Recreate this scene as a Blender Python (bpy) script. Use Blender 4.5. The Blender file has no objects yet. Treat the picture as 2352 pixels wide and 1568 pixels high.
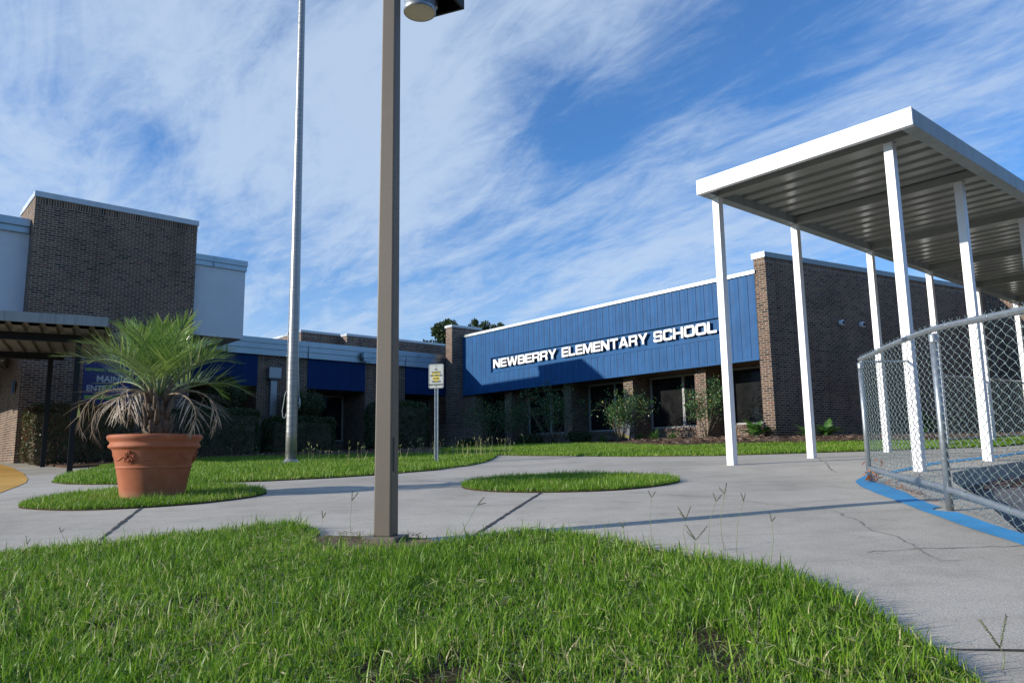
import bpy, math, random
import numpy as np
from mathutils import Vector, Matrix
from mathutils.geometry import delaunay_2d_cdt
random.seed(7); rng = np.random.default_rng(11)
scene = bpy.context.scene
col = scene.collection
R = math.radians
# ------------------------------------------------------------------ camera
FPX = 1740.0; PIT = R(8.72); ROL = R(-0.8); CX, CY = 1176.0, 784.0
cp, sp, cr, sr = math.cos(PIT), math.sin(PIT), math.cos(ROL), math.sin(ROL)
cam_d = bpy.data.cameras.new("camera"); cam_o = bpy.data.objects.new("camera", cam_d); col.objects.link(cam_o)
cam_d.sensor_width = 36; cam_d.lens = FPX / 2352 * 36; cam_d.clip_end = 2000; cam_d.clip_start = 0.05
cam_o.matrix_world = Matrix(((cr, -sr, 0, 0), (-sr*sp, -cr*sp, -cp, 0), (sr*cp, cr*cp, -sp, 0), (0, 0, 0, 1)))
scene.camera = cam_o
# ------------------------------------------------------------------ light
SUN_AZ, SUN_EL = 75.0, 17.9           # direction the light travels to, measured from +Y towards +X
sd = Vector((math.sin(R(SUN_AZ))*math.cos(R(SUN_EL)), math.cos(R(SUN_AZ))*math.cos(R(SUN_EL)), -math.sin(R(SUN_EL))))
sl = bpy.data.lights.new("sun", 'SUN'); sl.energy = 5.0; sl.angle = R(0.53); sl.color = (1.0, 0.93, 0.82)
so = bpy.data.objects.new("sun", sl); so.rotation_euler = sd.to_track_quat('-Z', 'Y').to_euler(); col.objects.link(so)
scene.view_settings.view_transform = 'Standard'; scene.view_settings.look = 'None'
scene.view_settings.exposure = 0.12; scene.view_settings.gamma = 1.0

def ray(px, py):
    x, y = (px-CX)/FPX, -(py-CY)/FPX
    X = cr*x - sr*y; Y = sr*x + cr*y
    return np.array([X, cp - sp*Y, sp + cp*Y])
def aty(px, py, y): r = ray(px, py); return r*(y/r[1])
def atz(px, py, z): r = ray(px, py); return r*(z/r[2])
def onplane(px, py, P0, az):
    a = R(az); n = np.array([math.cos(a), -math.sin(a), 0]); r = ray(px, py)
    return r*((n@np.array(P0, float))/(n@r))

world = bpy.data.worlds.new("World"); scene.world = world; world.use_nodes = True
SKR = 48; SKC = (0.47, 1.02, 1.62); CLC = (4.75, 5.85, 7.4)
def build_world():
    nt = world.node_tree; N = nt.nodes; L = nt.links; N.clear()
    out = N.new('ShaderNodeOutputWorld'); bg = N.new('ShaderNodeBackground'); bg.inputs['Strength'].default_value = 0.112
    sky = N.new('ShaderNodeTexSky'); sky.sky_type = 'NISHITA'; sky.sun_disc = False
    sky.sun_elevation = R(SUN_EL); sky.sun_rotation = R(SUN_AZ+180)
    sky.air_density = 1.0; sky.dust_density = 0.3; sky.ozone_density = 2.0
    tc = N.new('ShaderNodeTexCoord')
    sep = N.new('ShaderNodeSeparateXYZ'); L.new(tc.outputs['Generated'], sep.inputs[0])
    def m(op, a, b=None, c=None, clamp=False):
        n = N.new('ShaderNodeMath'); n.operation = op; n.use_clamp = clamp
        for i, v in enumerate((a, b, c)):
            if v is None: continue
            if isinstance(v, (int, float)): n.inputs[i].default_value = v
            else: L.new(v, n.inputs[i])
        return n.outputs[0]
    zc = m('MAXIMUM', m('ADD', sep.outputs[2], 0.10), 0.03)
    u = m('DIVIDE', sep.outputs[0], zc); v = m('DIVIDE', sep.outputs[1], zc)
    cmb = N.new('ShaderNodeCombineXYZ'); L.new(u, cmb.inputs[0]); L.new(v, cmb.inputs[1])
    # broad streaks: rotate and stretch a high thin cloud layer
    def noise(rot, sc, scale, detail, rough, dist, off=0.0):
        mp = N.new('ShaderNodeMapping'); mp.vector_type = 'POINT'; mp.inputs['Rotation'].default_value = (0, 0, R(rot)); mp.inputs['Location'].default_value = (off, off*0.7, 0)
        L.new(cmb.outputs[0], mp.inputs[0])
        m2 = N.new('ShaderNodeMapping'); m2.inputs['Scale'].default_value = sc; L.new(mp.outputs[0], m2.inputs[0])
        n = N.new('ShaderNodeTexNoise'); n.inputs['Scale'].default_value = scale; n.inputs['Detail'].default_value = detail
        n.inputs['Roughness'].default_value = rough; n.inputs['Distortion'].default_value = dist
        L.new(m2.outputs[0], n.inputs['Vector']); return m('SUBTRACT', n.outputs[0], 0.5)
    n1 = noise(SKR, (0.55, 1.5, 1), 0.9, 9, 0.62, 0.6, 1.7)
    n2 = noise(SKR+12, (0.6, 1.9, 1), 2.6, 8, 0.66, 0.7, 5.1)
    n3 = noise(SKR-8, (1.0, 1.9, 1), 7.5, 7, 0.68, 0.5, 2.3)
    base = m('ADD', m('ADD', m('MULTIPLY', n1, 2.2), m('MULTIPLY', n2, 1.7)), m('MULTIPLY', n3, 0.75))
    # thick and torn places of the cloud layer, as (centre, radius, amount) in sky directions
    blobs = [((300,250),.24,.30),((700,330),.26,.32),((1010,300),.17,.24),((1100,330),.10,.16),((720,80),.26,.26),((120,120),.22,.22),((1050,80),.16,.24),((250,560),.22,.12),
             ((650,520),.16,.12),((450,400),.15,.12),((980,440),.10,.10),
             ((2150,180),.16,.30),((1950,230),.13,.26),((1750,330),.12,.26),((1560,470),.13,.28),((1350,620),.13,.26),((1200,690),.16,.25),((2300,90),.16,.24),((1450,340),.07,.10),
             ((1330,110),.08,.16),((1450,60),.09,.22),((1600,20),.10,.22),((1360,200),.045,.14),((1420,140),.05,.16),
             ((1210,165),.07,-.42),((1265,230),.06,-.34),((1310,290),.07,-.36),((1400,260),.06,-.36),((1500,200),.06,-.36),((1590,150),.07,-.38),((1680,100),.07,-.36),((1790,60),.08,-.38),((1900,20),.08,-.36),
             ((1370,350),.06,-.26),((1250,470),.09,-.34),((1130,520),.07,-.22),((1050,580),.08,-.24),((1000,640),.08,-.16),((640,640),.10,-.20),((800,600),.08,-.14),((560,580),.07,-.16),
             ((330,300),.05,-.40),((400,318),.04,-.30),((240,275),.05,-.26),((120,235),.07,-.22),((460,110),.05,-.24),((520,60),.05,-.14),((340,435),.05,-.22),((60,440),.06,-.14),
             ((1640,420),.06,-.16),((1750,240),.06,-.20),((1850,180),.05,-.14),((2200,420),.12,-.20),((2330,330),.10,-.16),((2050,60),.07,-.10)]
    tot = base
    for (px, py), s, w in blobs:
        d = ray(px, py); d = d/np.linalg.norm(d)
        vs = N.new('ShaderNodeVectorMath'); vs.operation = 'DISTANCE'; L.new(tc.outputs['Generated'], vs.inputs[0]); vs.inputs[1].default_value = tuple(d)
        t = m('DIVIDE', vs.outputs['Value'], s); g = m('EXPONENT', m('MULTIPLY', m('MULTIPLY', t, t), -1.0))
        tot = m('ADD', tot, m('MULTIPLY', g, w*(0.60 if w > 0 else 0.80)))
    # fewer clouds put in the unseen sky behind, to dim the ambient light
    back = m('MULTIPLY', m('MINIMUM', sep.outputs[1], 0.0), 0.35); tot = m('ADD', tot, back)
    mr = N.new('ShaderNodeMapRange'); mr.interpolation_type = 'SMOOTHSTEP'; L.new(tot, mr.inputs[0])
    mr.inputs[1].default_value = -0.50; mr.inputs[2].default_value = 0.72; mr.inputs[3].default_value = 0.04; mr.inputs[4].default_value = 0.80
    hz = N.new('ShaderNodeMapRange'); L.new(sep.outputs[2], hz.inputs[0]); hz.inputs[1].default_value = 0.0; hz.inputs[2].default_value = 0.34
    hz.inputs[3].default_value = 0.95; hz.inputs[4].default_value = 0.0
    fac = m('MAXIMUM', mr.outputs[0], m('MULTIPLY', hz.outputs[0], m('ADD', mr.outputs[0], 0.55), None, True))
    sat = N.new('ShaderNodeMix'); sat.data_type = 'RGBA'; sat.blend_type = 'MULTIPLY'; sat.inputs[0].default_value = 1.0
    L.new(sky.outputs[0], sat.inputs[6]); sat.inputs[7].default_value = (SKC[0], SKC[1], SKC[2], 1)
    mx = N.new('ShaderNodeMix'); mx.data_type = 'RGBA'; L.new(fac, mx.inputs[0]); L.new(sat.outputs[2], mx.inputs[6])
    mx.inputs[7].default_value = (CLC[0], CLC[1], CLC[2], 1)
    L.new(mx.outputs[2], bg.inputs[0]); L.new(bg.outputs[0], out.inputs[0])
build_world()

# ------------------------------------------------------------------ terrain surface
CTL = [(-0.773,4.65,-.488),(2.792,4.97,-.373),(3.477,7.53,-.28),(2.818,10,-.124),(4.344,11.3,-.061),(6.264,12.95,.014),(4.297,8.2,-.188),
 (-1.426,14.2,-.101),(-4.068,14,-.063),(7.227,21.009,.395),(-.509,30.392,.398),(-2.677,33.023,.276),(12.571,23.958,.472),(-3.537,7.5,-.345),
 (-9.55,16.5,-.18),(-11.76,19.2,-.07),(-13.85,20.5,.047),(-7.778,28.513,.233),(0,0,-.66),(4,1.5,-.6),(-4,1.5,-.7),(0,2.5,-.6),(-9,6,-.55),(9,6,-.3),
 (14,14,.05),(25,5,-.2),(-25,12,-.5),(20,30,.6),(0,45,.2),(-30,40,0),(0,-20,-1.2),(40,40,.6),(-40,-10,-1.2),(40,-10,-1),(2.57,3.8,-.49)]
CT = np.array(CTL, float)
def _fit(lam=0.6):
    n = len(CT); d = np.hypot(CT[:, None, 0]-CT[None, :, 0], CT[:, None, 1]-CT[None, :, 1])
    K = np.where(d > 0, d*d*np.log(d+1e-9), 0)+lam*np.eye(n); P = np.c_[np.ones(n), CT[:, :2]]
    return np.linalg.solve(np.block([[K, P], [P.T, np.zeros((3, 3))]]), np.r_[CT[:, 2], 0, 0, 0])
SOL = _fit()
def gz(x, y):
    x = np.asarray(x, float); y = np.asarray(y, float)
    d = np.hypot(x[..., None]-CT[:, 0], y[..., None]-CT[:, 1])
    return (np.where(d > 0, d*d*np.log(d+1e-9), 0)@SOL[:len(CT)])+SOL[-3]+SOL[-2]*x+SOL[-1]*y
def g1(x, y): return float(gz(np.array([x]), np.array([y]))[0])
def gp(px, py, hi=45.0):
    r = ray(px, py); t = np.arange(0.8, hi, 0.012); P = r[None]*t[:, None]
    s = P[:, 2]-gz(P[:, 0], P[:, 1]); k = int(np.argmax(s < 0)); return P[k]
def gpoly(pts): return [tuple(gp(*p)[:2]) for p in pts]

# ------------------------------------------------------------------ materials
def nodes(name):
    m = bpy.data.materials.new(name); m.use_nodes = True; nt = m.node_tree
    return m, nt, nt.nodes, nt.links, nt.nodes['Principled BSDF']
def setp(b, **k):
    for key, v in k.items():
        b.inputs[key.replace('_', ' ')].default_value = v if not isinstance(v, tuple) else (*v, 1)
def tint_noise(N, L, vec, scale, detail=6, rough=0.6):
    n = N.new('ShaderNodeTexNoise'); n.inputs['Scale'].default_value = scale; n.inputs['Detail'].default_value = detail
    n.inputs['Roughness'].default_value = rough
    if vec is not None: L.new(vec, n.inputs['Vector'])
    return n.outputs[0]
def ramp(N, L, src, stops):
    r = N.new('ShaderNodeValToRGB'); L.new(src, r.inputs[0]); e = r.color_ramp.elements
    while len(e) < len(stops): e.new(0.5)
    for i, (p, c) in enumerate(stops):
        e[i].position = p; e[i].color = (*c, 1) if len(c) == 3 else c
    return r.outputs[0]
def bump(N, L, b, h, strength=0.3, dist=0.01):
    n = N.new('ShaderNodeBump'); n.inputs['Strength'].default_value = strength; n.inputs['Distance'].default_value = dist
    L.new(h, n.inputs['Height']); L.new(n.outputs[0], b.inputs['Normal'])
def mixc(N, L, f, a, b, mode='MIX'):
    n = N.new('ShaderNodeMix'); n.data_type = 'RGBA'; n.blend_type = mode
    for i, v in ((0, f), (6, a), (7, b)):
        if isinstance(v, (int, float)): n.inputs[i].default_value = v
        elif isinstance(v, tuple): n.inputs[i].default_value = (*v, 1)
        else: L.new(v, n.inputs[i])
    return n.outputs[2]
def simple(name, c, rough=0.6, metal=0.0, var=0.12, scale=6.0, bstr=0.0, bscale=40.0, spec=0.5):
    m, nt, N, L, b = nodes(name); tc = N.new('ShaderNodeTexCoord')
    n = tint_noise(N, L, tc.outputs['Object'], scale)
    c2 = tuple(max(0, x*(1-var)) for x in c); c3 = tuple(min(1, x*(1+var)) for x in c)
    L.new(ramp(N, L, n, [(0.3, c2), (0.7, c3)]), b.inputs['Base Color'])
    b.inputs['Roughness'].default_value = rough; b.inputs['Metallic'].default_value = metal
    b.inputs['Specular IOR Level'].default_value = spec
    if bstr: bump(N, L, b, tint_noise(N, L, tc.outputs['Object'], bscale, 4), bstr, 0.005)
    return m
def brick_mat(name, soldier=False, tone=1.0):
    m, nt, N, L, b = nodes(name)
    uv = N.new('ShaderNodeUVMap'); sep = N.new('ShaderNodeSeparateXYZ'); L.new(uv.outputs[0], sep.inputs[0])
    def M(op, a, bb=None):
        n = N.new('ShaderNodeMath'); n.operation = op
        for i, v in enumerate((a, bb)):
            if v is None: continue
            if isinstance(v, (int, float)): n.inputs[i].default_value = v
            else: L.new(v, n.inputs[i])
        return n.outputs[0]
    U, V = sep.outputs[0], sep.outputs[1]
    if soldier: W, H = 0.0677, 0.2032; off = 0.0
    else: W, H = 0.2032, 0.0677; off = 0.5
    vr = M('DIVIDE', V, H); row = M('FLOOR', vr)
    ur = M('ADD', M('DIVIDE', U, W), M('MULTIPLY', M('MODULO', M('ABSOLUTE', row), 2.0), off)); cl = M('FLOOR', ur)
    fu = M('SUBTRACT', ur, cl); fv = M('SUBTRACT', vr, row); mt = 0.0125
    # distance to the joint in metres
    du = M('MULTIPLY', M('MINIMUM', fu, M('SUBTRACT', 1.0, fu)), W); dv = M('MULTIPLY', M('MINIMUM', fv, M('SUBTRACT', 1.0, fv)), H)
    dd = M('MINIMUM', du, dv)
    mr = N.new('ShaderNodeMapRange'); L.new(dd, mr.inputs[0]); mr.inputs[1].default_value = mt*0.40; mr.inputs[2].default_value = mt*0.62
    wn = N.new('ShaderNodeTexWhiteNoise'); cm = N.new('ShaderNodeCombineXYZ'); L.new(cl, cm.inputs[0]); L.new(row, cm.inputs[1]); L.new(cm.outputs[0], wn.inputs['Vector'])
    T = lambda c: tuple(x*tone for x in c)
    bc = ramp(N, L, wn.outputs['Value'], [(0.0, T((.070,.048,.038))), (0.14, T((.13,.080,.056))), (0.45, T((.205,.122,.078))), (0.8, T((.27,.165,.105))), (0.92, T((.15,.10,.08))), (1.0, T((.27,.12,.085)))])
    tc = N.new('ShaderNodeTexCoord'); nn = tint_noise(N, L, tc.outputs['Object'], 30.0, 6); nb = tint_noise(N, L, tc.outputs['Object'], 0.55, 5)
    bc = mixc(N, L, 0.55, bc, ramp(N, L, nn, [(0.25, (.45,.45,.45)), (0.75, (1.35,1.35,1.35))]), 'MULTIPLY')
    mc = ramp(N, L, nn, [(0.3, (.34,.30,.25)), (0.7, (.49,.44,.37))])
    c = mixc(N, L, mr.outputs[0], mc, bc)
    c = mixc(N, L, 0.8, c, ramp(N, L, nb, [(0.30, (.70,.68,.68)), (0.62, (1.1,1.1,1.1))]), 'MULTIPLY')
    mp = N.new('ShaderNodeMapping'); mp.inputs['Scale'].default_value = (3.2, 3.2, 0.22); L.new(tc.outputs['Object'], mp.inputs[0]); stn = tint_noise(N, L, mp.outputs[0], 1.0, 7, 0.7)
    c = mixc(N, L, 0.85, c, ramp(N, L, stn, [(0.30, (.60,.57,.55)), (0.46, (1,1,1)), (0.66, (1,1,1)), (0.80, (1.22,1.2,1.18))]), 'MULTIPLY')
    L.new(c, b.inputs['Base Color']); b.inputs['Roughness'].default_value = 0.88; b.inputs['Specular IOR Level'].default_value = 0.25
    hgt = M('ADD', mr.outputs[0], M('MULTIPLY', nn, 0.35)); bump(N, L, b, hgt, 0.7, 0.006)
    return m
def leaf_mat(name, stops, rough=0.5, trans=0.35, spec=0.4):
    m, nt, N, L, b = nodes(name)
    at = N.new('ShaderNodeAttribute'); at.attribute_name = 'rnd'
    c = ramp(N, L, at.outputs['Fac'], stops); L.new(c, b.inputs['Base Color']); b.inputs['Roughness'].default_value = rough
    b.inputs['Specular IOR Level'].default_value = spec
    if trans:
        t = N.new('ShaderNodeBsdfTranslucent'); L.new(c, t.inputs[0]); mx = N.new('ShaderNodeMixShader'); mx.inputs[0].default_value = trans
        L.new(b.outputs[0], mx.inputs[1]); L.new(t.outputs[0], mx.inputs[2]); L.new(mx.outputs[0], N['Material Output'].inputs[0])
    return m
def concrete_mat():
    m, nt, N, L, b = nodes('concrete'); tc = N.new('ShaderNodeTexCoord'); o = tc.outputs['Object']
    big = tint_noise(N, L, o, 0.35, 8, 0.65); mid = tint_noise(N, L, o, 3.0, 8, 0.7)
    vo = N.new('ShaderNodeTexVoronoi'); vo.inputs['Scale'].default_value = 55; L.new(o, vo.inputs['Vector'])
    vo2 = N.new('ShaderNodeTexNoise'); vo2.inputs['Scale'].default_value = 140; vo2.inputs['Detail'].default_value = 3; L.new(o, vo2.inputs['Vector'])
    c = ramp(N, L, big, [(0.30, (.36,.325,.27)), (0.5, (.475,.43,.36)), (0.72, (.56,.51,.425))])
    c = mixc(N, L, 0.8, c, ramp(N, L, mid, [(0.28, (.78,.77,.76)), (0.5, (1,1,1)), (0.75, (1.10,1.10,1.09))]), 'MULTIPLY')
    c = mixc(N, L, 0.75, c, ramp(N, L, vo2.outputs[0], [(0.32, (.70,.70,.70)), (0.5, (1,1,1)), (0.68, (1.32,1.3,1.28))]), 'MULTIPLY')
    peb = ramp(N, L, vo.outputs['Distance'], [(0.0, (1,1,1)), (0.14, (1,1,1)), (0.2, (0,0,0))])
    patch = ramp(N, L, big, [(0.44, (.06,.06,.06)), (0.66, (.75,.75,.75))])
    c = mixc(N, L, mixc(N, L, 1.0, peb, patch, 'MULTIPLY'), c, (.62,.60,.56))
    # long faint tooling and drain stains
    mp = N.new('ShaderNodeMapping'); mp.inputs['Scale'].default_value = (0.25, 3.0, 1); mp.inputs['Rotation'].default_value = (0, 0, R(20)); L.new(o, mp.inputs[0])
    st = tint_noise(N, L, mp.outputs[0], 2.0, 6, 0.7)
    c = mixc(N, L, 0.6, c, ramp(N, L, st, [(0.30, (.80,.79,.78)), (0.48, (1,1,1))]), 'MULTIPLY')
    L.new(c, b.inputs['Base Color']); b.inputs['Roughness'].default_value = 0.9; b.inputs['Specular IOR Level'].default_value = 0.25
    bump(N, L, b, vo2.outputs[0], 0.55, 0.004)
    return m
def soil_mat(name, stops, scale=9.0):
    m, nt, N, L, b = nodes(name); tc = N.new('ShaderNodeTexCoord'); n = tint_noise(N, L, tc.outputs['Object'], scale, 9, 0.75)
    L.new(ramp(N, L, n, stops), b.inputs['Base Color']); b.inputs['Roughness'].default_value = 1.0; b.inputs['Specular IOR Level'].default_value = 0.1
    n2 = tint_noise(N, L, tc.outputs['Object'], scale*6, 6, 0.8); bump(N, L, b, n2, 1.0, 0.02); return m
def glass_mat():
    m, nt, N, L, b = nodes('window_glass'); tc = N.new('ShaderNodeTexCoord'); n = tint_noise(N, L, tc.outputs['Object'], 2.5, 6)
    L.new(ramp(N, L, n, [(0.35, (.010,.011,.012)), (0.7, (.022,.022,.021))]), b.inputs['Base Color'])
    L.new(ramp(N, L, n, [(0.3, (.03,.03,.03)), (0.75, (.12,.12,.12))]), b.inputs['Roughness']); b.inputs['Specular IOR Level'].default_value = 0.5
    n2 = tint_noise(N, L, tc.outputs['Object'], 0.8, 2); bump(N, L, b, n2, 0.06, 0.05); return m
def metal_mat(name, c, rough=0.35, metal=1.0, stretch=(60, 60, 1.0), amt=0.15, bands=0.0):
    m, nt, N, L, b = nodes(name); tc = N.new('ShaderNodeTexCoord'); mp = N.new('ShaderNodeMapping'); mp.inputs['Scale'].default_value = stretch
    L.new(tc.outputs['Object'], mp.inputs[0]); n = tint_noise(N, L, mp.outputs[0], 1.0, 6, 0.7)
    L.new(ramp(N, L, n, [(0.3, tuple(x*(1-amt) for x in c)), (0.7, tuple(min(1, x*(1+amt)) for x in c))]), b.inputs['Base Color'])
    L.new(ramp(N, L, n, [(0.3, (rough*.75,)*3), (0.75, (min(1, rough*1.35),)*3)]), b.inputs['Roughness']); b.inputs['Metallic'].default_value = metal
    if bands: bump(N, L, b, n, bands, 0.002)
    return m
def painted(name, c, rough=0.45, chip=None, bstr=0.15, var=0.06, streak=0.0, spec=0.35):
    m, nt, N, L, b = nodes(name); tc = N.new('ShaderNodeTexCoord'); o = tc.outputs['Object']
    n = tint_noise(N, L, o, 2.2, 6); base = ramp(N, L, n, [(0.3, tuple(x*(1-var) for x in c)), (0.7, tuple(min(1, x*(1+var)) for x in c))])
    if streak:
        mp = N.new('ShaderNodeMapping'); mp.inputs['Scale'].default_value = (9, 9, 0.5); L.new(o, mp.inputs[0]); s = tint_noise(N, L, mp.outputs[0], 1.2, 6, 0.7)
        base = mixc(N, L, streak, base, ramp(N, L, s, [(0.33, (.55,.52,.48)), (0.52, (1,1,1))]), 'MULTIPLY')
    if chip:
        n2 = tint_noise(N, L, o, 26.0, 5, 0.6); base = mixc(N, L, ramp(N, L, n2, [(0.735, (0,0,0)), (0.76, (1,1,1))]), base, chip)
    L.new(base, b.inputs['Base Color']); b.inputs['Roughness'].default_value = rough; b.inputs['Specular IOR Level'].default_value = spec
    if bstr: bump(N, L, b, tint_noise(N, L, o, 90, 4), bstr, 0.003)
    return m
M = {}
M['brick'] = brick_mat('brown_brick', False, 0.68); M['soldier'] = brick_mat('brown_brick_on_end', True, 0.72)
M['concrete'] = concrete_mat(); M['glass'] = glass_mat()
M['soil'] = soil_mat('lawn_soil', [(0.3, (.045,.030,.020)), (0.5, (.085,.060,.038)), (0.62, (.07,.085,.03)), (0.8, (.16,.12,.075))], 7)
M['dirt'] = soil_mat('sandy_dirt', [(0.3, (.12,.085,.06)), (0.55, (.24,.18,.13)), (0.8, (.36,.29,.22))], 12)
M['mulch'] = soil_mat('pine_mulch', [(0.3, (.045,.03,.02)), (0.5, (.11,.07,.048)), (0.75, (.21,.145,.10))], 14)
M['asphalt'] = soil_mat('asphalt', [(0.3, (.17,.165,.17)), (0.55, (.24,.235,.24)), (0.8, (.32,.31,.31))], 18)
M['darkcoping'] = metal_mat('shaded_aluminium', (.22,.26,.28), 0.45, 0.5, (2, 2, 2), 0.2)  # coping aluminium darkened, the side wall's shade put into its colour
M['crack'] = simple('joint_dark', (.045,.04,.035), 0.95, var=0.4, scale=20)
M['crackline'] = simple('hairline_crack', (.25,.23,.20), 0.95, var=0.3, scale=30)
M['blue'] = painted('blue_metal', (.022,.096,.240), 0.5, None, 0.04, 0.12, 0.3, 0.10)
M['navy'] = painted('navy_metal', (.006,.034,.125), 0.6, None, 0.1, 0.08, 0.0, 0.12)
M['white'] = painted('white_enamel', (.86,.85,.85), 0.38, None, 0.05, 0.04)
M['greywhite'] = painted('shaded_white_metal', (.30,.33,.33), 0.42, None, 0.06, 0.10, 0.5)  # white metal with its shaded grey put into the colour, plus streaks
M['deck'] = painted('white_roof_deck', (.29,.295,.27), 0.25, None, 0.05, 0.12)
M['stucco'] = painted('pale_stucco', (.62,.66,.70), 0.85, None, 0.6, 0.05)
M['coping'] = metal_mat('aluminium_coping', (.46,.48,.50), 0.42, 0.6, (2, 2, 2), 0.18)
M['fascia'] = metal_mat('aluminium_fascia', (.33,.40,.44), 0.34, 0.75, (1.2, 1.2, 1.2), 0.2)
M['black'] = painted('black_paint', (.006,.007,.007), 0.5, None, 0.05, 0.2)
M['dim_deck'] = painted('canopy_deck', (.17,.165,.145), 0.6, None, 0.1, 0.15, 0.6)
M['taupe'] = painted('taupe_pole_paint', (.150,.126,.100), 0.5, (.26,.15,.09), 0.25, 0.05)
M['steel'] = metal_mat('brushed_pole', (.34,.335,.32), 0.34, 0.5, (2, 2, 30), 0.3, 0.03)
M['galv'] = metal_mat('galvanised', (.33,.36,.38), 0.42, 0.7, (30, 30, 30), 0.14)
M['galvgreen'] = metal_mat('wire_galvanised', (.30,.37,.355), 0.42, 0.75, (40, 40, 40), 0.12)
M['terra'] = None
M['rope'] = simple('rope', (.55,.60,.58), 0.8)
M['windowframe'] = painted('window_frame', (.34,.34,.33), 0.4)
M['soffit'] = painted('brown_soffit', (.16,.11,.075), 0.7, None, 0.2, 0.2)
M['dark'] = simple('interior_shade', (.018,.017,.016), 0.9)
M['bluepaint'] = painted('blue_ground_paint', (.06,.30,.56), 0.7, (.30,.34,.36), 0.5, 0.2, 0.15)
M['yellow'] = painted('yellow_ground_paint', (.62,.34,.07), 0.7, None, 0.5, 0.18, 0.2)
M['letter'] = painted('white_letter', (.85,.84,.83), 0.4)
M['letterside'] = painted('grey_letter_side', (.22,.21,.21), 0.5)
M['signface'] = painted('sign_white', (.52,.54,.50), 0.4)
M['signblack'] = simple('sign_black', (.02,.02,.02), 0.5)
M['signyellow'] = simple('sign_yellow', (.70,.56,.10), 0.5)
M['bannerblue'] = simple('banner_blue', (.012,.02,.12), 0.5)
M['lime'] = simple('banner_lime', (.24,.38,.07), 0.5)
M['bannerwhite'] = simple('banner_white', (.42,.43,.46), 0.5)
M['grass'] = leaf_mat('grass_blade', [(0.0, (.055,.14,.008)), (0.38, (.145,.305,.016)), (0.75, (.255,.41,.036)), (0.92, (.37,.45,.10)), (1.0, (.60,.52,.28))], 0.45, 0.38)
M['grassfar'] = leaf_mat('grass_far', [(0.0, (.075,.175,.010)), (0.5, (.165,.315,.020)), (0.85, (.26,.40,.04)), (1.0, (.43,.40,.15))], 0.5, 0.35)
M['weed'] = leaf_mat('weed_straw', [(0.0, (.16,.20,.06)), (0.5, (.30,.30,.12)), (1.0, (.42,.38,.20))], 0.6, 0.2)
M['seed'] = leaf_mat('seed_head', [(0.0, (.07,.06,.03)), (0.5, (.13,.13,.05)), (1.0, (.26,.22,.12))], 0.7, 0.1)
M['palm'] = leaf_mat('palm_leaflet', [(0.0, (.10,.20,.035)), (0.5, (.22,.36,.065)), (0.85, (.38,.48,.14)), (1.0, (.62,.60,.34))], 0.30, 0.3, 0.6)
M['palmdead'] = leaf_mat('dry_leaflet', [(0.0, (.18,.13,.09)), (0.5, (.38,.30,.22)), (1.0, (.65,.56,.46))], 0.6, 0.1)
M['rachis'] = simple('frond_stalk', (.20,.25,.10), 0.5)
M['rachisdead'] = simple('dry_stalk', (.26,.19,.12), 0.7)
M['bark'] = simple('bark', (.15,.115,.085), 0.95, var=0.4, scale=25, bstr=1.0, bscale=45)
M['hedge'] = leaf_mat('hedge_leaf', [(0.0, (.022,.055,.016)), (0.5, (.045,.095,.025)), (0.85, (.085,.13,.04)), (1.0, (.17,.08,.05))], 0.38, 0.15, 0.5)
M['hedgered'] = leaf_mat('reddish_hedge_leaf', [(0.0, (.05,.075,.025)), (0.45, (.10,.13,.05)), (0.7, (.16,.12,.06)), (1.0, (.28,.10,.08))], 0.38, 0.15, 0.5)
M['rose'] = leaf_mat('rose_leaf', [(0.0, (.03,.085,.025)), (0.6, (.06,.155,.04)), (0.93, (.12,.22,.06)), (1.0, (.38,.30,.05))], 0.4, 0.25, 0.5)
M['petal'] = leaf_mat('rose_petal', [(0.0, (.50,.03,.10)), (1.0, (.75,.10,.20))], 0.5, 0.2)
M['twig'] = simple('twig', (.14,.12,.08), 0.9)
M['coontie'] = leaf_mat('cycad_leaf', [(0.0, (.035,.11,.02)), (0.7, (.075,.19,.03)), (1.0, (.15,.26,.05))], 0.35, 0.2, 0.5)
M['oak'] = leaf_mat('oak_leaf', [(0.0, (.022,.050,.015)), (0.6, (.050,.085,.025)), (1.0, (.10,.13,.045))], 0.5, 0.2)
M['dryleaf'] = leaf_mat('dry_leaf', [(0.0, (.20,.055,.02)), (0.5, (.42,.13,.04)), (1.0, (.55,.24,.09))], 0.5, 0.15)
M['needle'] = leaf_mat('pine_needle', [(0.0, (.075,.04,.025)), (0.5, (.15,.09,.06)), (1.0, (.27,.19,.13))], 0.8, 0.0)
M['lens'] = None
def terra_mat():
    m, nt, N, L, b = nodes('terracotta'); tc = N.new('ShaderNodeTexCoord'); o = tc.outputs['Object']
    n = tint_noise(N, L, o, 3.5, 8, 0.65); n2 = tint_noise(N, L, o, 160, 3)
    c = ramp(N, L, n, [(0.30, (.33,.105,.050)), (0.55, (.43,.148,.075)), (0.72, (.46,.19,.11)), (0.85, (.54,.31,.22))])
    sep = N.new('ShaderNodeSeparateXYZ'); L.new(o, sep.inputs[0])
    mr = N.new('ShaderNodeMapRange'); L.new(sep.outputs[2], mr.inputs[0]); mr.inputs[1].default_value = 0.0; mr.inputs[2].default_value = 0.10; mr.inputs[3].default_value = 0.5; mr.inputs[4].default_value = 0.0
    c = mixc(N, L, mr.outputs[0], c, (.50,.33,.22))
    L.new(c, b.inputs['Base Color']); b.inputs['Specular IOR Level'].default_value = 0.15; b.inputs['Roughness'].default_value = 0.6; bump(N, L, b, n2, 0.15, 0.002); return m
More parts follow.
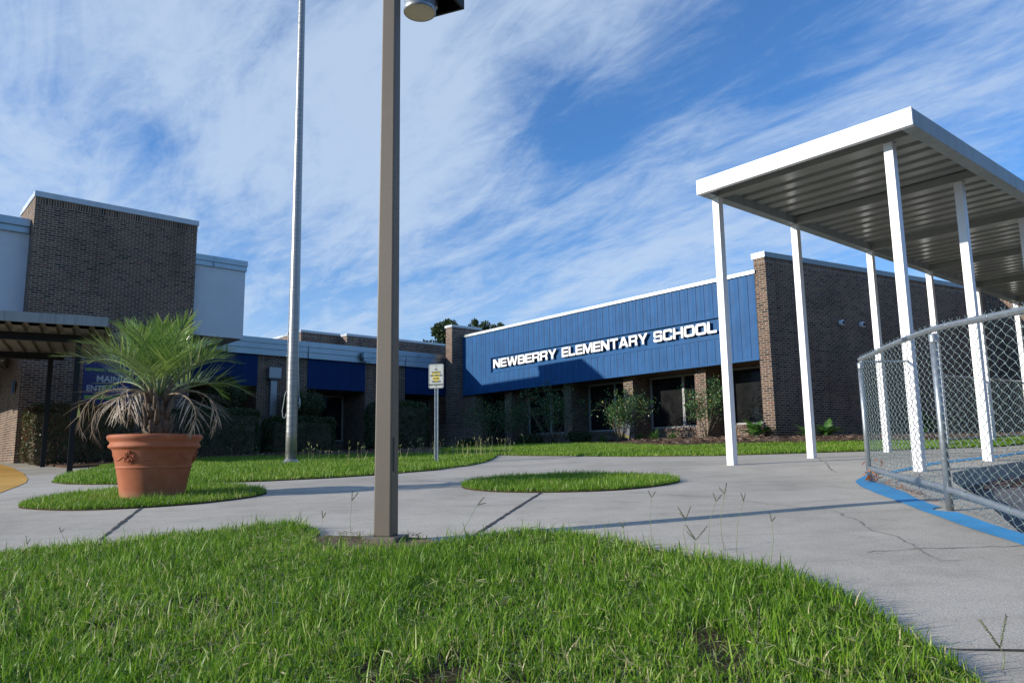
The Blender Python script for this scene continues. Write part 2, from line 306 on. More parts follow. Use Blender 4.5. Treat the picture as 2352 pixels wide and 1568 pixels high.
def lens_mat():
    m, nt, N, L, b = nodes('lamp_lens'); tc = N.new('ShaderNodeTexCoord'); o = tc.outputs['Object']
    gr = N.new('ShaderNodeTexGradient'); gr.gradient_type = 'RADIAL'; mp = N.new('ShaderNodeMapping'); L.new(o, mp.inputs[0]); L.new(mp.outputs[0], gr.inputs[0])
    ml = N.new('ShaderNodeMath'); ml.operation = 'MULTIPLY'; L.new(gr.outputs['Fac'], ml.inputs[0]); ml.inputs[1].default_value = 60
    n = tint_noise(N, L, ml.outputs[0], 1.6, 3); c = ramp(N, L, n, [(0.3, (.50,.40,.24)), (0.6, (.70,.60,.42)), (0.8, (.85,.80,.68))])
    L.new(c, b.inputs['Base Color']); b.inputs['Roughness'].default_value = 0.35; b.inputs['Metallic'].default_value = 0.0; return m
M['terra'] = terra_mat(); M['lens'] = lens_mat()

# ------------------------------------------------------------------ object helpers
def tag(o, label=None, cat=None, group=None, kind=None):
    if label: o['label'] = label
    if cat: o['category'] = cat
    if group: o['group'] = group
    if kind: o['kind'] = kind
    return o
def thing(name, label, cat, loc, group=None):
    o = bpy.data.objects.new(name, None); o.location = loc; o.empty_display_size = 0.2; col.objects.link(o)
    return tag(o, label, cat, group)
def top_of(o):
    while o.parent: o = o.parent
    return o
def link_mesh(name, me, mat, parent=None, origin=None, label=None):
    """me is in world coordinates"""
    if parent is not None: org = Vector(top_of(parent).location)
    else: org = Vector(origin) if origin is not None else Vector((0, 0, 0))
    me.transform(Matrix.Translation(-org))
    mats = mat if isinstance(mat, (list, tuple)) else [mat]
    if not me.materials:
        for mm in mats: me.materials.append(mm)
    o = bpy.data.objects.new(name, me); col.objects.link(o)
    if parent is not None: o.parent = parent
    else: o.location = org
    if label: o['label'] = label
    return o
class MB:
    def __init__(s): s.v = []; s.f = []; s.sm = []; s.mi = []; s.cur = 0
    def face(s, pts, smooth=False):
        b = len(s.v); s.v.extend([tuple(map(float, p)) for p in pts]); s.f.append(tuple(range(b, b+len(pts)))); s.sm.append(smooth); s.mi.append(s.cur)
    def box8(s, p):   # p: 4 bottom (ccw) + 4 top
        b = len(s.v); s.v.extend([tuple(map(float, q)) for q in p])
        for q in ((0,3,2,1),(4,5,6,7),(0,1,5,4),(1,2,6,5),(2,3,7,6),(3,0,4,7)):
            s.f.append(tuple(b+i for i in q)); s.sm.append(False); s.mi.append(s.cur)
    def box(s, x0, x1, y0, y1, z0, z1):
        s.box8([(x0,y0,z0),(x1,y0,z0),(x1,y1,z0),(x0,y1,z0),(x0,y0,z1),(x1,y0,z1),(x1,y1,z1),(x0,y1,z1)])
    def obox(s, F, s0, s1, n0, n1, z0, z1, zb=None, zt=None):
        """box in frame F; zb/zt optional bottom / top z at (s0,s1)"""
        z00, z01 = zb if zb else (z0, z0); z10, z11 = zt if zt else (z1, z1)
        P = F.p; q = [P(s0, n0, z00), P(s1, n0, z01), P(s1, n1, z01), P(s0, n1, z00), P(s0, n0, z10), P(s1, n0, z11), P(s1, n1, z11), P(s0, n1, z10)]
        s.box8(q)
    def tube(s, pts, r, k=8, cap=True, smooth=True):
        pts = [Vector(p) for p in pts]; n = len(pts); rr = r if isinstance(r, (list, tuple)) else [r]*n
        b = len(s.v); up = None
        for i, p in enumerate(pts):
            t = (pts[min(i+1, n-1)]-pts[max(i-1, 0)]).normalized()
            if up is None: up = t.orthogonal().normalized()
            up = (up - t*up.dot(t)); up = up.normalized() if up.length > 1e-6 else t.orthogonal().normalized()
            w = t.cross(up)
            for j in range(k):
                a = 2*math.pi*j/k; s.v.append(tuple(p+(up*math.cos(a)+w*math.sin(a))*rr[i]))
        for i in range(n-1):
            for j in range(k):
                a = b+i*k+j; c = b+i*k+(j+1) % k; s.f.append((a, c, c+k, a+k)); s.sm.append(smooth); s.mi.append(s.cur)
        if cap:
            s.f.append(tuple(b+j for j in reversed(range(k)))); s.sm.append(False); s.mi.append(s.cur)
            s.f.append(tuple(b+(n-1)*k+j for j in range(k))); s.sm.append(False); s.mi.append(s.cur)
    def lathe(s, c, prof, k=48, smooth=True, close=False):
        b = len(s.v); n = len(prof)
        for (r, z) in prof:
            for j in range(k):
                a = 2*math.pi*j/k; s.v.append((c[0]+r*math.cos(a), c[1]+r*math.sin(a), c[2]+z))
        for i in range(n-1):
            for j in range(k):
                a = b+i*k+j; d = b+i*k+(j+1) % k; s.f.append((a, d, d+k, a+k)); s.sm.append(smooth); s.mi.append(s.cur)
        if close:
            s.f.append(tuple(b+(n-1)*k+j for j in range(k))); s.sm.append(False); s.mi.append(s.cur)
            s.f.append(tuple(b+j for j in reversed(range(k)))); s.sm.append(False); s.mi.append(s.cur)
    def blob(s, c, r, k=6, sq=(1, 1, 1)):
        b = len(s.v)
        for i in range(k+1):
            th = math.pi*i/k
            for j in range(k): a = 2*math.pi*j/k; s.v.append((c[0]+r*sq[0]*math.sin(th)*math.cos(a), c[1]+r*sq[1]*math.sin(th)*math.sin(a), c[2]+r*sq[2]*math.cos(th)))
        for i in range(k):
            for j in range(k):
                a = b+i*k+j; d = b+i*k+(j+1) % k; s.f.append((a, a+k, d+k, d)); s.sm.append(True); s.mi.append(s.cur)
    def mesh(s, name):
        me = bpy.data.meshes.new(name); me.from_pydata(s.v, [], s.f); me.polygons.foreach_set('use_smooth', s.sm); me.polygons.foreach_set('material_index', s.mi)
        uv = me.uv_layers.new(name='UVMap'); V = s.v; out = []
        for p in me.polygons:
            n = p.normal
            if abs(n.z) > 0.7:
                for vi in p.vertices: out += [V[vi][0], V[vi][1]]
            else:
                l = math.hypot(n.x, n.y) or 1; tx, ty = -n.y/l, n.x/l
                for vi in p.vertices: out += [V[vi][0]*tx+V[vi][1]*ty+100, V[vi][2]+10]
        uv.data.foreach_set('uv', out); return me
    def build(s, name, mat, parent=None, origin=None, bevel=0, label=None):
        o = link_mesh(name, s.mesh(name), mat, parent, origin, label)
        if bevel:
            md = o.modifiers.new('bevel', 'BEVEL'); md.width = bevel; md.segments = 2; md.limit_method = 'ANGLE'; md.angle_limit = R(40)
        return o
class Frame:
    """s runs along compass az from the origin, n outwards (given sign), z up"""
    def __init__(s, O, az, nsign=1):
        s.O = np.array([O[0], O[1], 0.0]); a = R(az); s.d = np.array([math.sin(a), math.cos(a), 0]); s.n = nsign*np.array([math.cos(a), -math.sin(a), 0]); s.az = az
    def p(s, a, n, z): q = s.O+s.d*a+s.n*n; return (q[0], q[1], z)
    def at(s, px, py, n=0.0): q = onplane(px, py, s.O+s.n*n, s.az); return float((q-s.O)@s.d), float(q[2])
def np_mesh(name, V, Fq, mat, rnd=None, parent=None, origin=None, loops=4, smooth=False, label=None):
    """V (n,3), Fq (m,loops) ; rnd per-vertex"""
    me = bpy.data.meshes.new(name); me.vertices.add(len(V)); me.vertices.foreach_set('co', np.ascontiguousarray(V, dtype=np.float32).ravel())
    m = len(Fq); me.loops.add(m*loops); me.loops.foreach_set('vertex_index', np.ascontiguousarray(Fq, dtype=np.int32).ravel())
    me.polygons.add(m); me.polygons.foreach_set('loop_start', np.arange(0, m*loops, loops, dtype=np.int32))
    if smooth: me.polygons.foreach_set('use_smooth', np.ones(m, dtype=bool))
    if rnd is not None:
        at = me.attributes.new('rnd', 'FLOAT', 'POINT'); at.data.foreach_set('value', np.ascontiguousarray(rnd, dtype=np.float32))
    me.update(calc_edges=True); return link_mesh(name, me, mat, parent, origin, label)
def inpoly(P, poly):
    x, y = P[:, 0], P[:, 1]; ins = np.zeros(len(P), bool); n = len(poly)
    for i in range(n):
        x0, y0 = poly[i]; x1, y1 = poly[(i+1) % n]
        c = ((y0 > y) != (y1 > y)); xx = (x1-x0)*(y-y0)/((y1-y0) if y1 != y0 else 1e-9)+x0; ins ^= c & (x < xx)
    return ins
def smooth_poly(poly, it=2):
    for _ in range(it):
        q = []
        for i in range(len(poly)):
            a, b = poly[i], poly[(i+1) % len(poly)]
            q += [(a[0]*.75+b[0]*.25, a[1]*.75+b[1]*.25), (a[0]*.25+b[0]*.75, a[1]*.25+b[1]*.75)]
        poly = q
    return poly
def sheet(name, poly, mat, dz, step=0.3, parent=None, skirt=0.0, zfun=None):
    P = np.array(poly); x0, y0 = P.min(0); x1, y1 = P.max(0)
    gx = np.arange(math.floor(x0/step)*step, x1, step); gy = np.arange(math.floor(y0/step)*step, y1, step)
    G = np.array([(a, b) for a in gx for b in gy]); G = G[inpoly(G, poly)] if len(G) else G.reshape(0, 2)
    # subdivide the boundary
    B = []
    for i in range(len(poly)):
        a, b = np.array(poly[i]), np.array(poly[(i+1) % len(poly)]); k = max(1, int(np.hypot(*(b-a))/step))
        for j in range(k): B.append(a+(b-a)*j/k)
    nb = len(B); verts = [Vector((float(q[0]), float(q[1]))) for q in B]+[Vector((float(q[0]), float(q[1]))) for q in G]
    r = delaunay_2d_cdt(verts, [], [list(range(nb))], 1, 1e-5)
    vs, fs = r[0], r[2]; X = np.array([(v.x, v.y) for v in vs]); Z = (zfun or gz)(X[:, 0], X[:, 1])+dz
    mb = MB(); mb.v = [(a, b, c) for (a, b), c in zip(X.tolist(), Z.tolist())]
    for f in fs:
        f = list(f); a, b, c = [X[i] for i in f[:3]]
        if (b[0]-a[0])*(c[1]-a[1])-(b[1]-a[1])*(c[0]-a[0]) < 0: f.reverse()
        mb.f.append(tuple(f)); mb.sm.append(True); mb.mi.append(0)
    if skirt:
        for i in range(nb):
            a, b = B[i], B[(i+1) % nb]; za, zb = g1(*a)+dz, g1(*b)+dz
            mb.face([(a[0], a[1], za), (b[0], b[1], zb), (b[0], b[1], zb-skirt), (a[0], a[1], za-skirt)])
    return mb.build(name, mat, parent)
def strip(name, pts, w, mat, dz, parent, jitter=0.0, seg=0.05):
    """thin painted / cracked line on the pavement through ground points"""
    P = [np.array(p, float) for p in pts]; Q = []
    for a, b in zip(P[:-1], P[1:]):
        k = max(1, int(np.hypot(*(b-a))/seg))
        for j in range(k): Q.append(a+(b-a)*j/k)
    Q.append(P[-1]); Q = np.array(Q)
    if jitter: Q[1:-1] += np.cumsum(rng.normal(0, jitter*0.35, (len(Q)-2, 2)), 0)*0.35+rng.normal(0, jitter*0.5, (len(Q)-2, 2))
    mb = MB(); T = np.gradient(Q, axis=0); T /= np.maximum(np.hypot(T[:, 0], T[:, 1]), 1e-9)[:, None]; Nn = np.c_[-T[:, 1], T[:, 0]]
    ww = w*0.5*(np.ones(len(Q)) if not jitter else np.clip(rng.normal(1, .35, len(Q)), .3, 1.8)); A = Q+Nn*ww[:, None]; Bq = Q-Nn*ww[:, None]
    za = gz(A[:, 0], A[:, 1])+dz; zb = gz(Bq[:, 0], Bq[:, 1])+dz
    for i in range(len(Q)-1): mb.face([(*Bq[i], zb[i]), (*Bq[i+1], zb[i+1]), (*A[i+1], za[i+1]), (*A[i], za[i])])
    return mb.build(name, mat, parent)
def text_mesh(txt, size, M4, mat_name, name, parent, extrude=0.001, offset=0.0, align='CENTER', sx=1.0, spacing=1.0, label=None):
    cu = bpy.data.curves.new('txt', 'FONT'); cu.body = txt; cu.size = size; cu.extrude = extrude; cu.offset = offset; cu.align_x = align; cu.align_y = 'CENTER'; cu.space_character = spacing
    to = bpy.data.objects.new('txt', cu); col.objects.link(to); bpy.context.view_layer.update()
    me = bpy.data.meshes.new_from_object(to.evaluated_get(bpy.context.evaluated_depsgraph_get())); bpy.data.objects.remove(to)
    me.transform(Matrix.Diagonal((sx, 1, 1, 1))); me.transform(M4); me.materials.clear(); return link_mesh(name, me, mat_name, parent, label=label)
def basis(o, x, y, z):
    return Matrix(((x[0], y[0], z[0], o[0]), (x[1], y[1], z[1], o[1]), (x[2], y[2], z[2], o[2]), (0, 0, 0, 1)))
# ------------------------------------------------------------------ ground, pavement, lawns
D2 = lambda x, y: ((3400+x/3.136)/1.7415, (1700+y/3.136)/1.7415)
lane_px = [(2187,1086),(2225,1077),(2264,1071),(2310,1064),(2352,1058),(2420,1052)]
lane = gpoly(lane_px)
lane += [(8.5,7.0),(8.0,3.0),(4.0,0.4)] + gpoly([(2560,1420),(2420,1290),(2352,1232),(2300,1185),(2250,1142),(2205,1118),(2189,1106)])
def ground_sheet():
    xs = np.unique(np.r_[np.linspace(-400,-40,10), np.linspace(-40,-14,14), np.arange(-14,16,0.5), np.linspace(16,40,14), np.linspace(40,400,10)])
    ys = np.unique(np.r_[np.linspace(-300,-20,9), np.linspace(-20,-2,8), np.arange(-2,36,0.5), np.linspace(36,60,10), np.linspace(60,500,10)])
    X, Y = np.meshgrid(xs, ys, indexing='ij'); Xc = np.clip(X, -40, 40); Yc = np.clip(Y, -20, 50); Z = gz(Xc.ravel(), Yc.ravel()).reshape(X.shape)-0.035
    P = np.c_[X.ravel(), Y.ravel()]; c = np.array(lane).mean(0); big = [tuple(c+(np.array(q)-c)*1.25) for q in lane]
    Z = Z.ravel(); Z[inpoly(P, big)] -= 0.30
    n, m = X.shape; idx = np.arange(n*m).reshape(n, m); F = np.stack([idx[:-1,:-1], idx[1:,:-1], idx[1:,1:], idx[:-1,1:]], -1).reshape(-1, 4)
    tag(np_mesh('ground', np.c_[P, Z], F, M['soil'], smooth=True), kind='structure')
ground_sheet()
# pavement with the sunken lane cut out at the right
pav_poly = [(-17,-2.5),(3.2,-2.5)] + [(4.0,0.4)][:0] + lane[::-1][:0] + [(4.0,0.4)]
lane_l = lane[9:]            # near edge points, from the bottom of the frame up to the tip
lane_t = lane[:6]            # far edge, from the tip to the right
pav_poly = [(-17,-2.5),(3.6,-2.5),(4.0,0.4)] + lane_l + lane_t + [(14.5,6.0),(18,12),(26,22),(20,34),(-2,38),(-17,30)]
pave = tag(sheet('pavement', pav_poly, M['concrete'], 0.0, 0.4), kind='structure')
lane_o = tag(sheet('road', [(3.4,-1)]+[tuple(q) for q in lane_l]+[tuple(q) for q in lane_t]+[(15,6),(15,-1)], M['asphalt'], -0.17, 0.5), kind='structure')
def kerb():
    mb = MB(); P = lane_l[:]+lane_t[:]+[(14.5,6.0)]
    P = [np.array(q) for q in P]
    for a, b in zip(P[:-1], P[1:]):
        za, zb = g1(*a), g1(*b); mb.face([(a[0],a[1],za-.18),(b[0],b[1],zb-.18),(b[0],b[1],zb+.001),(a[0],a[1],za+.001)], True)
    tag(mb.build('kerb', M['concrete']), kind='structure')
kerb()
# joints and cracks in the slabs
for px in ([(228,1240),(326,1165)], [(1080,1236),(1242,1132)]):
    strip('expansion_joint', gpoly(px), 0.022, M['crack'], 0.004, pave, 0.0015)
strip('expansion_joint', gpoly([(2140,1490),(2200,1493),(2352,1497),(2500,1503)]), 0.012, M['crack'], 0.004, pave, 0.002)
strip('expansion_joint', gpoly([(620,1131),(750,1131),(870,1124),(930,1120),(1057,1119)]), 0.012, M['crack'], 0.004, pave, 0.002)
strip('expansion_joint', gpoly([(1563,1107),(1700,1109),(1850,1108),(1965,1106)]), 0.010, M['crackline'], 0.004, pave, 0.002)
for px, w in (([(1905,1170),(1970,1195),(2010,1220),(2060,1232),(2110,1262)],.006), ([(1880,1052),(1905,1075),(1920,1085)],.008), ([(1340,1115),(1500,1133),(1650,1143),(1810,1162),(1905,1170)],.006),
              ([(2352,1253),(2250,1258),(2160,1262),(2110,1262),(1990,1270)],.007), ([(0,1120),(160,1113),(330,1098)],.006), ([(0,1150),(60,1145),(100,1137)],.006),
              ([(2110,1262),(2160,1290),(2210,1288)],.006), ([(940,1085),(1000,1092),(1120,1080),(1250,1075)],.008), ([(1300,1058),(1420,1068),(1560,1062),(1650,1070)],.008),
              ([(0,1190),(120,1178),(200,1172)],.006), ([(1700,1075),(1790,1073),(1880,1069)],.008)):
    strip('pavement_crack', gpoly(px), w, M['crackline'], 0.004, pave, 0.02, 0.05)
def painted_patch(name, pts, mat, dz=0.005):
    return tag(sheet(name, gpoly(pts), mat, dz, 0.4), kind='structure')
low = [(65,715),(130,770),(330,860),(520,930),(700,1000),(900,1080),(1100,1150),(1300,1225),(1500,1300),(1700,1365),(1900,1425),(2183,1520),(2420,1610)]
up = [(2420,1440),(2183,1370),(2000,1320),(1750,1240),(1500,1150),(1340,1096),(1230,1092),(1100,1078),(1030,1060),(1060,1045),(1150,1036),(1000,990),(800,910),(700,850),(520,780),(400,735),(310,715),(330,640),(250,600),(160,650),(90,690)]
painted_patch('blue_painted_line', [D2(*p) for p in low+up], M['bluepaint'])
painted_patch('blue_painted_line', [D2(*p) for p in [(430,600),(600,560),(750,530),(910,485),(1150,458),(1600,405),(1900,375),(2183,330),(2183,352),(1900,400),(1600,432),(1150,482),(910,520),(750,562),(600,592),(470,630)]], M['bluepaint'])
yp = [(-60,1060),(0,1066),(30,1074),(55,1087),(64,1099),(60,1108),(40,1117),(0,1132),(-80,1142)]
painted_patch('yellow_painted_circle', yp, M['yellow'])

fg_px = [(-420,1290),(0,1278),(100,1266),(250,1250),(420,1233),(520,1223),(620,1211),(690,1211),(735,1228),(720,1244),(745,1262),(850,1272),(940,1266),(1010,1252),(1100,1240),(1200,1227),(1330,1237),(1480,1262),(1600,1285),(1720,1310),(1810,1325),(1895,1362),(1980,1400),(2065,1452),(2140,1497),(2225,1556),(2300,1640)]
fg = smooth_poly(gpoly(fg_px), 1) + []
fg = gpoly(fg_px) + [(1.2,1.55),(1.0,0.9),(-3.2,0.7),(-4.6,2.0)]
isl1 = smooth_poly(gpoly([(35,1164),(60,1170),(170,1174),(330,1167),(450,1158),(560,1146),(610,1136),(614,1131),(590,1122),(480,1113),(330,1118),(180,1134),(70,1152)]), 2)
isl2 = smooth_poly(gpoly([(1057,1119),(1080,1126),(1150,1131),(1250,1132),(1400,1128),(1500,1119),(1558,1109),(1564,1104),(1530,1096),(1400,1091),(1250,1093),(1120,1101),(1065,1111)]), 2)
FB = Frame((7.23,21.0), -39.5, -1); FL = Frame((-2.67,33.0), 228.7, -1); FC = Frame((7.23,21.0), 61, 1)
FE = Frame((16.85,26.33), 140.5, 1)
mid_near = gpoly([(118,1108),(150,1112),(200,1113),(300,1113),(450,1111),(600,1106),(740,1099),(870,1091),(1000,1080),(1080,1069),(1125,1058),(1139,1050),(1143,1045.5),(1200,1046.5),(1300,1047.5),(1450,1048.5),(1640,1047),(1780,1043),(1990,1036.5),(2150,1031),(2300,1026)])
mid = mid_near + [(19,24),(16.5,25.5)] + [FC.p(.0,.1,0)[:2]] + [FB.p(2,-.3,0)[:2], FB.p(15,-.3,0)[:2]] + [FL.p(1,.1,0)[:2], FL.p(11.8,.1,0)[:2], FL.p(12,2.5,0)[:2], FL.p(15.6,2.5,0)[:2]] + gpoly([(100,1068),(140,1066),(235,1072),(190,1085),(140,1098)])
mulchR = gpoly([(1560,1027),(1640,1024),(1780,1021),(1900,1019),(2050,1017),(2220,1016)]) + [(18,25),(16.5,25.8)] + [FC.p(.0,.05,0)[:2]] + [FB.p(1,-1.2,0)[:2], FB.p(8,-1.2,0)[:2]]
mulchM = [FB.p(8,-1.2,0)[:2], FB.p(12.4,-1.2,0)[:2], FB.p(12.4,.6,0)[:2], FB.p(8,1.3,0)[:2], mulchR[0]]
mulchL = gpoly([(103,1069),(160,1075),(236,1071),(300,1064),(420,1056),(600,1050),(760,1048),(900,1046),(1000,1044)]) + [FL.p(.3,.1,0)[:2], FL.p(11.7,.1,0)[:2], FL.p(12,2.4,0)[:2], FL.p(15.8,2.4,0)[:2]]
for nm, pl in (('lawn_soil', fg), ('lawn_soil', isl1), ('lawn_soil', isl2), ('lawn_soil', mid)):
    tag(sheet(nm, pl, M['soil'], 0.012, 0.3 if pl is not mid else 0.6, skirt=0.03), kind='structure')
for pl in (mulchR, mulchM, mulchL): tag(sheet('mulch_bed', pl, M['mulch'], 0.05 if pl is not mulchM else 0.045, 0.5, skirt=0.05), kind='structure')
# worn sandy patch round the lamp post
tag(sheet('dirt_patch', smooth_poly(gpoly([(672,1250),(700,1240),(760,1236),(860,1238),(960,1240),(1000,1246),(985,1258),(900,1280),(780,1275),(700,1266)]), 2), M['dirt'], 0.017, 0.15, skirt=0.01), kind='structure')

def blades(name, poly, dens, L0, W0, mat, lean=0.45, edge=0.0, avoid=None, clump=0.6, zoff=0.01, rr=(0, 1), label=None, cat='grass', nseg=3, maxr=None, bare=0.0):
    P = np.array(poly); x0, y0 = P.min(0); x1, y1 = P.max(0); A = (x1-x0)*(y1-y0); n = int(A*dens)
    Q = np.c_[rng.uniform(x0, x1, n), rng.uniform(y0, y1, n)]; Q = Q[inpoly(Q, poly)]
    for av in (avoid or []): Q = Q[~inpoly(Q, av)]
    vis = np.abs(Q[:, 0]) < Q[:, 1]*0.95+1.6; Q = Q[vis]
    # uneven sward: low frequency field removes and shortens blades
    def field(sx, seed):
        r2 = np.random.default_rng(seed); f = np.zeros(len(Q))
        for i in range(14):
            k = r2.normal(0, 1, 2)*sx; f += np.sin(Q@k+r2.uniform(0, 6.28))
        return f/3.8
    f1, f2 = field(9.0, 3), field(2.6, 5)
    keep = rng.uniform(0, 1, len(Q)) < np.clip(1.0-bare*np.clip(f1*.8+f2*.5-0.15, 0, 1.3), 0.06, 1); Q = Q[keep]; f1 = f1[keep]; f2 = f2[keep]
    n = len(Q); L = L0*np.clip(rng.lognormal(-.08, .38, n), .35, 2.0)*(1+clump*.3*np.clip(f1, -1, 1)); W = W0*rng.uniform(.6, 1.25, n)
    # tufts share a centre so that blades fan out
    ang = rng.uniform(0, 2*np.pi, n); tilt = np.clip(np.abs(rng.normal(0, lean, n))+0.12, 0, 1.35)
    dx, dy = np.cos(ang), np.sin(ang); z0 = gz(Q[:, 0], Q[:, 1])+zoff
    face = ang+rng.normal(0, 1.1, n)+np.pi/2; wx, wy = np.cos(face), np.sin(face)
    bend = rng.uniform(.2, 1.1, n); V = np.zeros((n, 2*nseg+1, 3)); pos = np.c_[Q, z0]; th = tilt*0.5
    for i in range(nseg+1):
        w = W*(1.0, .92, .62, 0)[i] if nseg == 3 else W*(1.0, .75, 0)[i]
        if i < nseg:
            V[:, 2*i, 0] = pos[:, 0]-wx*w/2; V[:, 2*i, 1] = pos[:, 1]-wy*w/2; V[:, 2*i, 2] = pos[:, 2]
            V[:, 2*i+1, 0] = pos[:, 0]+wx*w/2; V[:, 2*i+1, 1] = pos[:, 1]+wy*w/2; V[:, 2*i+1, 2] = pos[:, 2]
        else: V[:, 2*i] = pos
        st = L/nseg; pos = pos+np.c_[dx*np.sin(th)*st, dy*np.sin(th)*st, np.cos(th)*st]; th = np.minimum(th+bend*tilt*0.8, 1.9)
    k = 2*nseg+1; base = (np.arange(n)*k)[:, None]; tri = []
    for i in range(nseg-1): tri += [[2*i, 2*i+1, 2*i+3], [2*i, 2*i+3, 2*i+2]]
    tri += [[2*nseg-2, 2*nseg-1, 2*nseg]]
    F = (base[:, :, None]+np.array(tri)[None]).reshape(-1, 3)
    rv = np.clip(rng.beta(2.0, 2.2, n)+0.10*np.clip(f2, -1, 1)+np.where(rng.uniform(0, 1, n) < .05, .5, 0), 0, 1)*(rr[1]-rr[0])+rr[0]
    c = P.mean(0)
    o = np_mesh(name, V.reshape(-1, 3), F, mat, np.repeat(rv, k), origin=(c[0], c[1], g1(*c)), loops=3, smooth=True)
    return tag(o, label, cat, None, 'stuff')
GQ = globals().get('GQ', 1.0)
dirt_av = gpoly([(690,1246),(740,1238),(800,1236),(930,1238),(985,1242),(960,1250),(900,1256),(800,1256),(720,1256)])
blades('grass', fg, 12500*GQ, 0.050, 0.0051, M['grass'], lean=.82, avoid=[dirt_av], bare=.85, clump=1.2, label='bright green unmown lawn filling the foreground round the brown lamp post')
blades('grass', dirt_av + [], 1100*GQ, 0.045, 0.005, M['grass'], lean=.9, bare=.6, label='sparse grass sprigs round the foot of the brown lamp post')
blades('grass', isl1, 9500*GQ, 0.046, 0.005, M['grass'], lean=.72, bare=0.6, label='oval grass island round the terracotta palm pot')
blades('grass', isl2, 9500*GQ, 0.044, 0.005, M['grass'], lean=.6, bare=0.2, label='oval grass island in the pavement right of the lamp post')
blades('grass', mid, 2300*GQ, 0.052, 0.011, M['grassfar'], avoid=[mulchR, mulchM, mulchL], nseg=2, bare=0.2, label='lawn behind the curved path round flagpole and notice sign and along the school')
def mulch_litter(poly, dens, nm, lab, mat=M['needle'], L0=0.10, W0=0.004, dz=.055, lim=14000):
    P = np.array(poly); x0, y0 = P.min(0); x1, y1 = P.max(0); n = min(lim, int((x1-x0)*(y1-y0)*dens)); Q = np.c_[rng.uniform(x0, x1, n), rng.uniform(y0, y1, n)]; Q = Q[inpoly(Q, poly)]; n = len(Q)
    a = rng.uniform(0, np.pi, n); L = L0*rng.uniform(.5, 1.6, n); e = rng.uniform(-.15, .35, n); z = gz(Q[:, 0], Q[:, 1])+dz+rng.uniform(0, .03, n)
    d = np.c_[np.cos(a)*np.cos(e), np.sin(a)*np.cos(e), np.sin(e)]*L[:, None]; w = np.c_[-np.sin(a), np.cos(a), rng.normal(0, .6, n)]*(W0*rng.uniform(.6, 1.6, n))[:, None]
    B = np.c_[Q, z]; V = np.stack([B-w, B+d*.5-w*.8+[0,0,.004], B+d, B+d*.5+w*.8+[0,0,.004]], 1).reshape(-1, 3); F = np.arange(4*n).reshape(-1, 4)
    c = P.mean(0); tag(np_mesh(nm, V, F, mat, np.repeat(rng.uniform(0, 1, n), 4), origin=(c[0], c[1], g1(*c))), lab, 'litter', None, 'stuff')
mulch_litter(mulchR, 260, 'pine_straw', 'reddish pine straw scattered along the foot of the brick wall', W0=.012, L0=.16)
mulch_litter(gpoly([(2196,1100),(2225,1085),(2290,1076),(2350,1068),(2420,1066),(2420,1080),(2352,1082),(2290,1088),(2250,1100),(2215,1110)]), 420, 'pine_straw', 'brown pine needles drifted against the kerb inside the chain link fence', dz=-.165, L0=.12, W0=.005)
mulch_litter(gpoly([(2030,1118),(2110,1143),(2170,1165),(2170,1160),(2110,1135),(2040,1108)]), 900, 'leaf_litter', 'thin line of brown needles under the fence between its first two posts', dz=.006, L0=.05, W0=.004, mat=M['dryleaf'])
mulch_litter(mulchL, 60, 'mulch_chips', 'dark bark chips under the clipped hedges', W0=.02, L0=.06)

# ------------------------------------------------------------------ school building
B_O = FB.p(0, 0, 0); school = thing('school_building', 'single storey brown brick school with blue metal fascia, white lettering and a tall brick tower', 'building', (7.23, 21.0, 0.4))
def wall_box(name, F, s0, s1, n0, n1, z0, z1, mat=None, parent=None, bevel=0):
    mb = MB(); mb.obox(F, s0, s1, n0, n1, z0, z1); return mb.build(name, mat or M['brick'], parent or school, bevel=bevel)
def coping(F, s0, s1, n0, n1, z0, z1, parent, proud=0.035, joints=1.25, ends=True, mat=None):
    mb = MB(); mb.obox(F, s0-proud*ends, s1+proud*ends, n0-proud, n1+proud, z0, z1)
    s = s0+joints*0.7
    while s < s1-0.2: mb.obox(F, s-.012, s+.012, n0-proud-.003, n1+proud+.003, z0-.003, z1+.003); s += joints
    return mb.build('coping', mat or M['coping'], parent)
def soldier(F, s0, s1, n0, n1, z0, z1, parent, p=0.004):
    mb = MB(); mb.obox(F, s0-p, s1+p, n0-p, n1+p, z0, z1); return mb.build('soldier_course', M['soldier'], parent)
# blue facade -----------------------------------------------------------
S0, S1 = 0.36, 14.73; ZB, ZT = 2.69, 5.14; bs0, bs1, bz0, bz1 = 1.35, 12.72, 3.45, 4.05
def ribbed(mb, F, s0, s1, z0, z1, n=0.0, per=0.305):
    prof = [(0, -.011), (.006, .000), (.055, .007), (.060, .007), (.150, .000), (.156, -.005), (.205, -.001), (.21, -.008), (.297, -.003)]
    P = []; k = math.floor(s0/per)
    while k*per < s1:
        for a, b in prof:
            s = k*per+a
            if s0 < s < s1: P.append((s, b))
        k += 1
    P = [(s0, -.01)]+P+[(s1, -.01)]
    for (a, na), (b, nb) in zip(P[:-1], P[1:]): mb.face([F.p(b, n+nb, z0), F.p(a, n+na, z0), F.p(a, n+na, z1), F.p(b, n+nb, z1)])
mb = MB(); ribbed(mb, FB, S0, S1, bz1, ZT); ribbed(mb, FB, S0, S1, ZB, bz0); ribbed(mb, FB, S0, bs0, bz0, bz1); ribbed(mb, FB, bs1, S1, bz0, bz1)
mb.obox(FB, S0, S1, -.10, -.07, ZB+.01, ZT)
facade = mb.build('blue_facade', M['blue'], school)
mb = MB(); mb.obox(FB, S0, S1, -.09, .02, ZB-.05, ZB); mb.build('edge_trim', M['blue'], facade)
mb = MB(); mb.obox(FB, bs0, bs1, -.068, -.055, bz0, bz1); mb.build('sign_board', M['blue'], facade)
mb = MB()
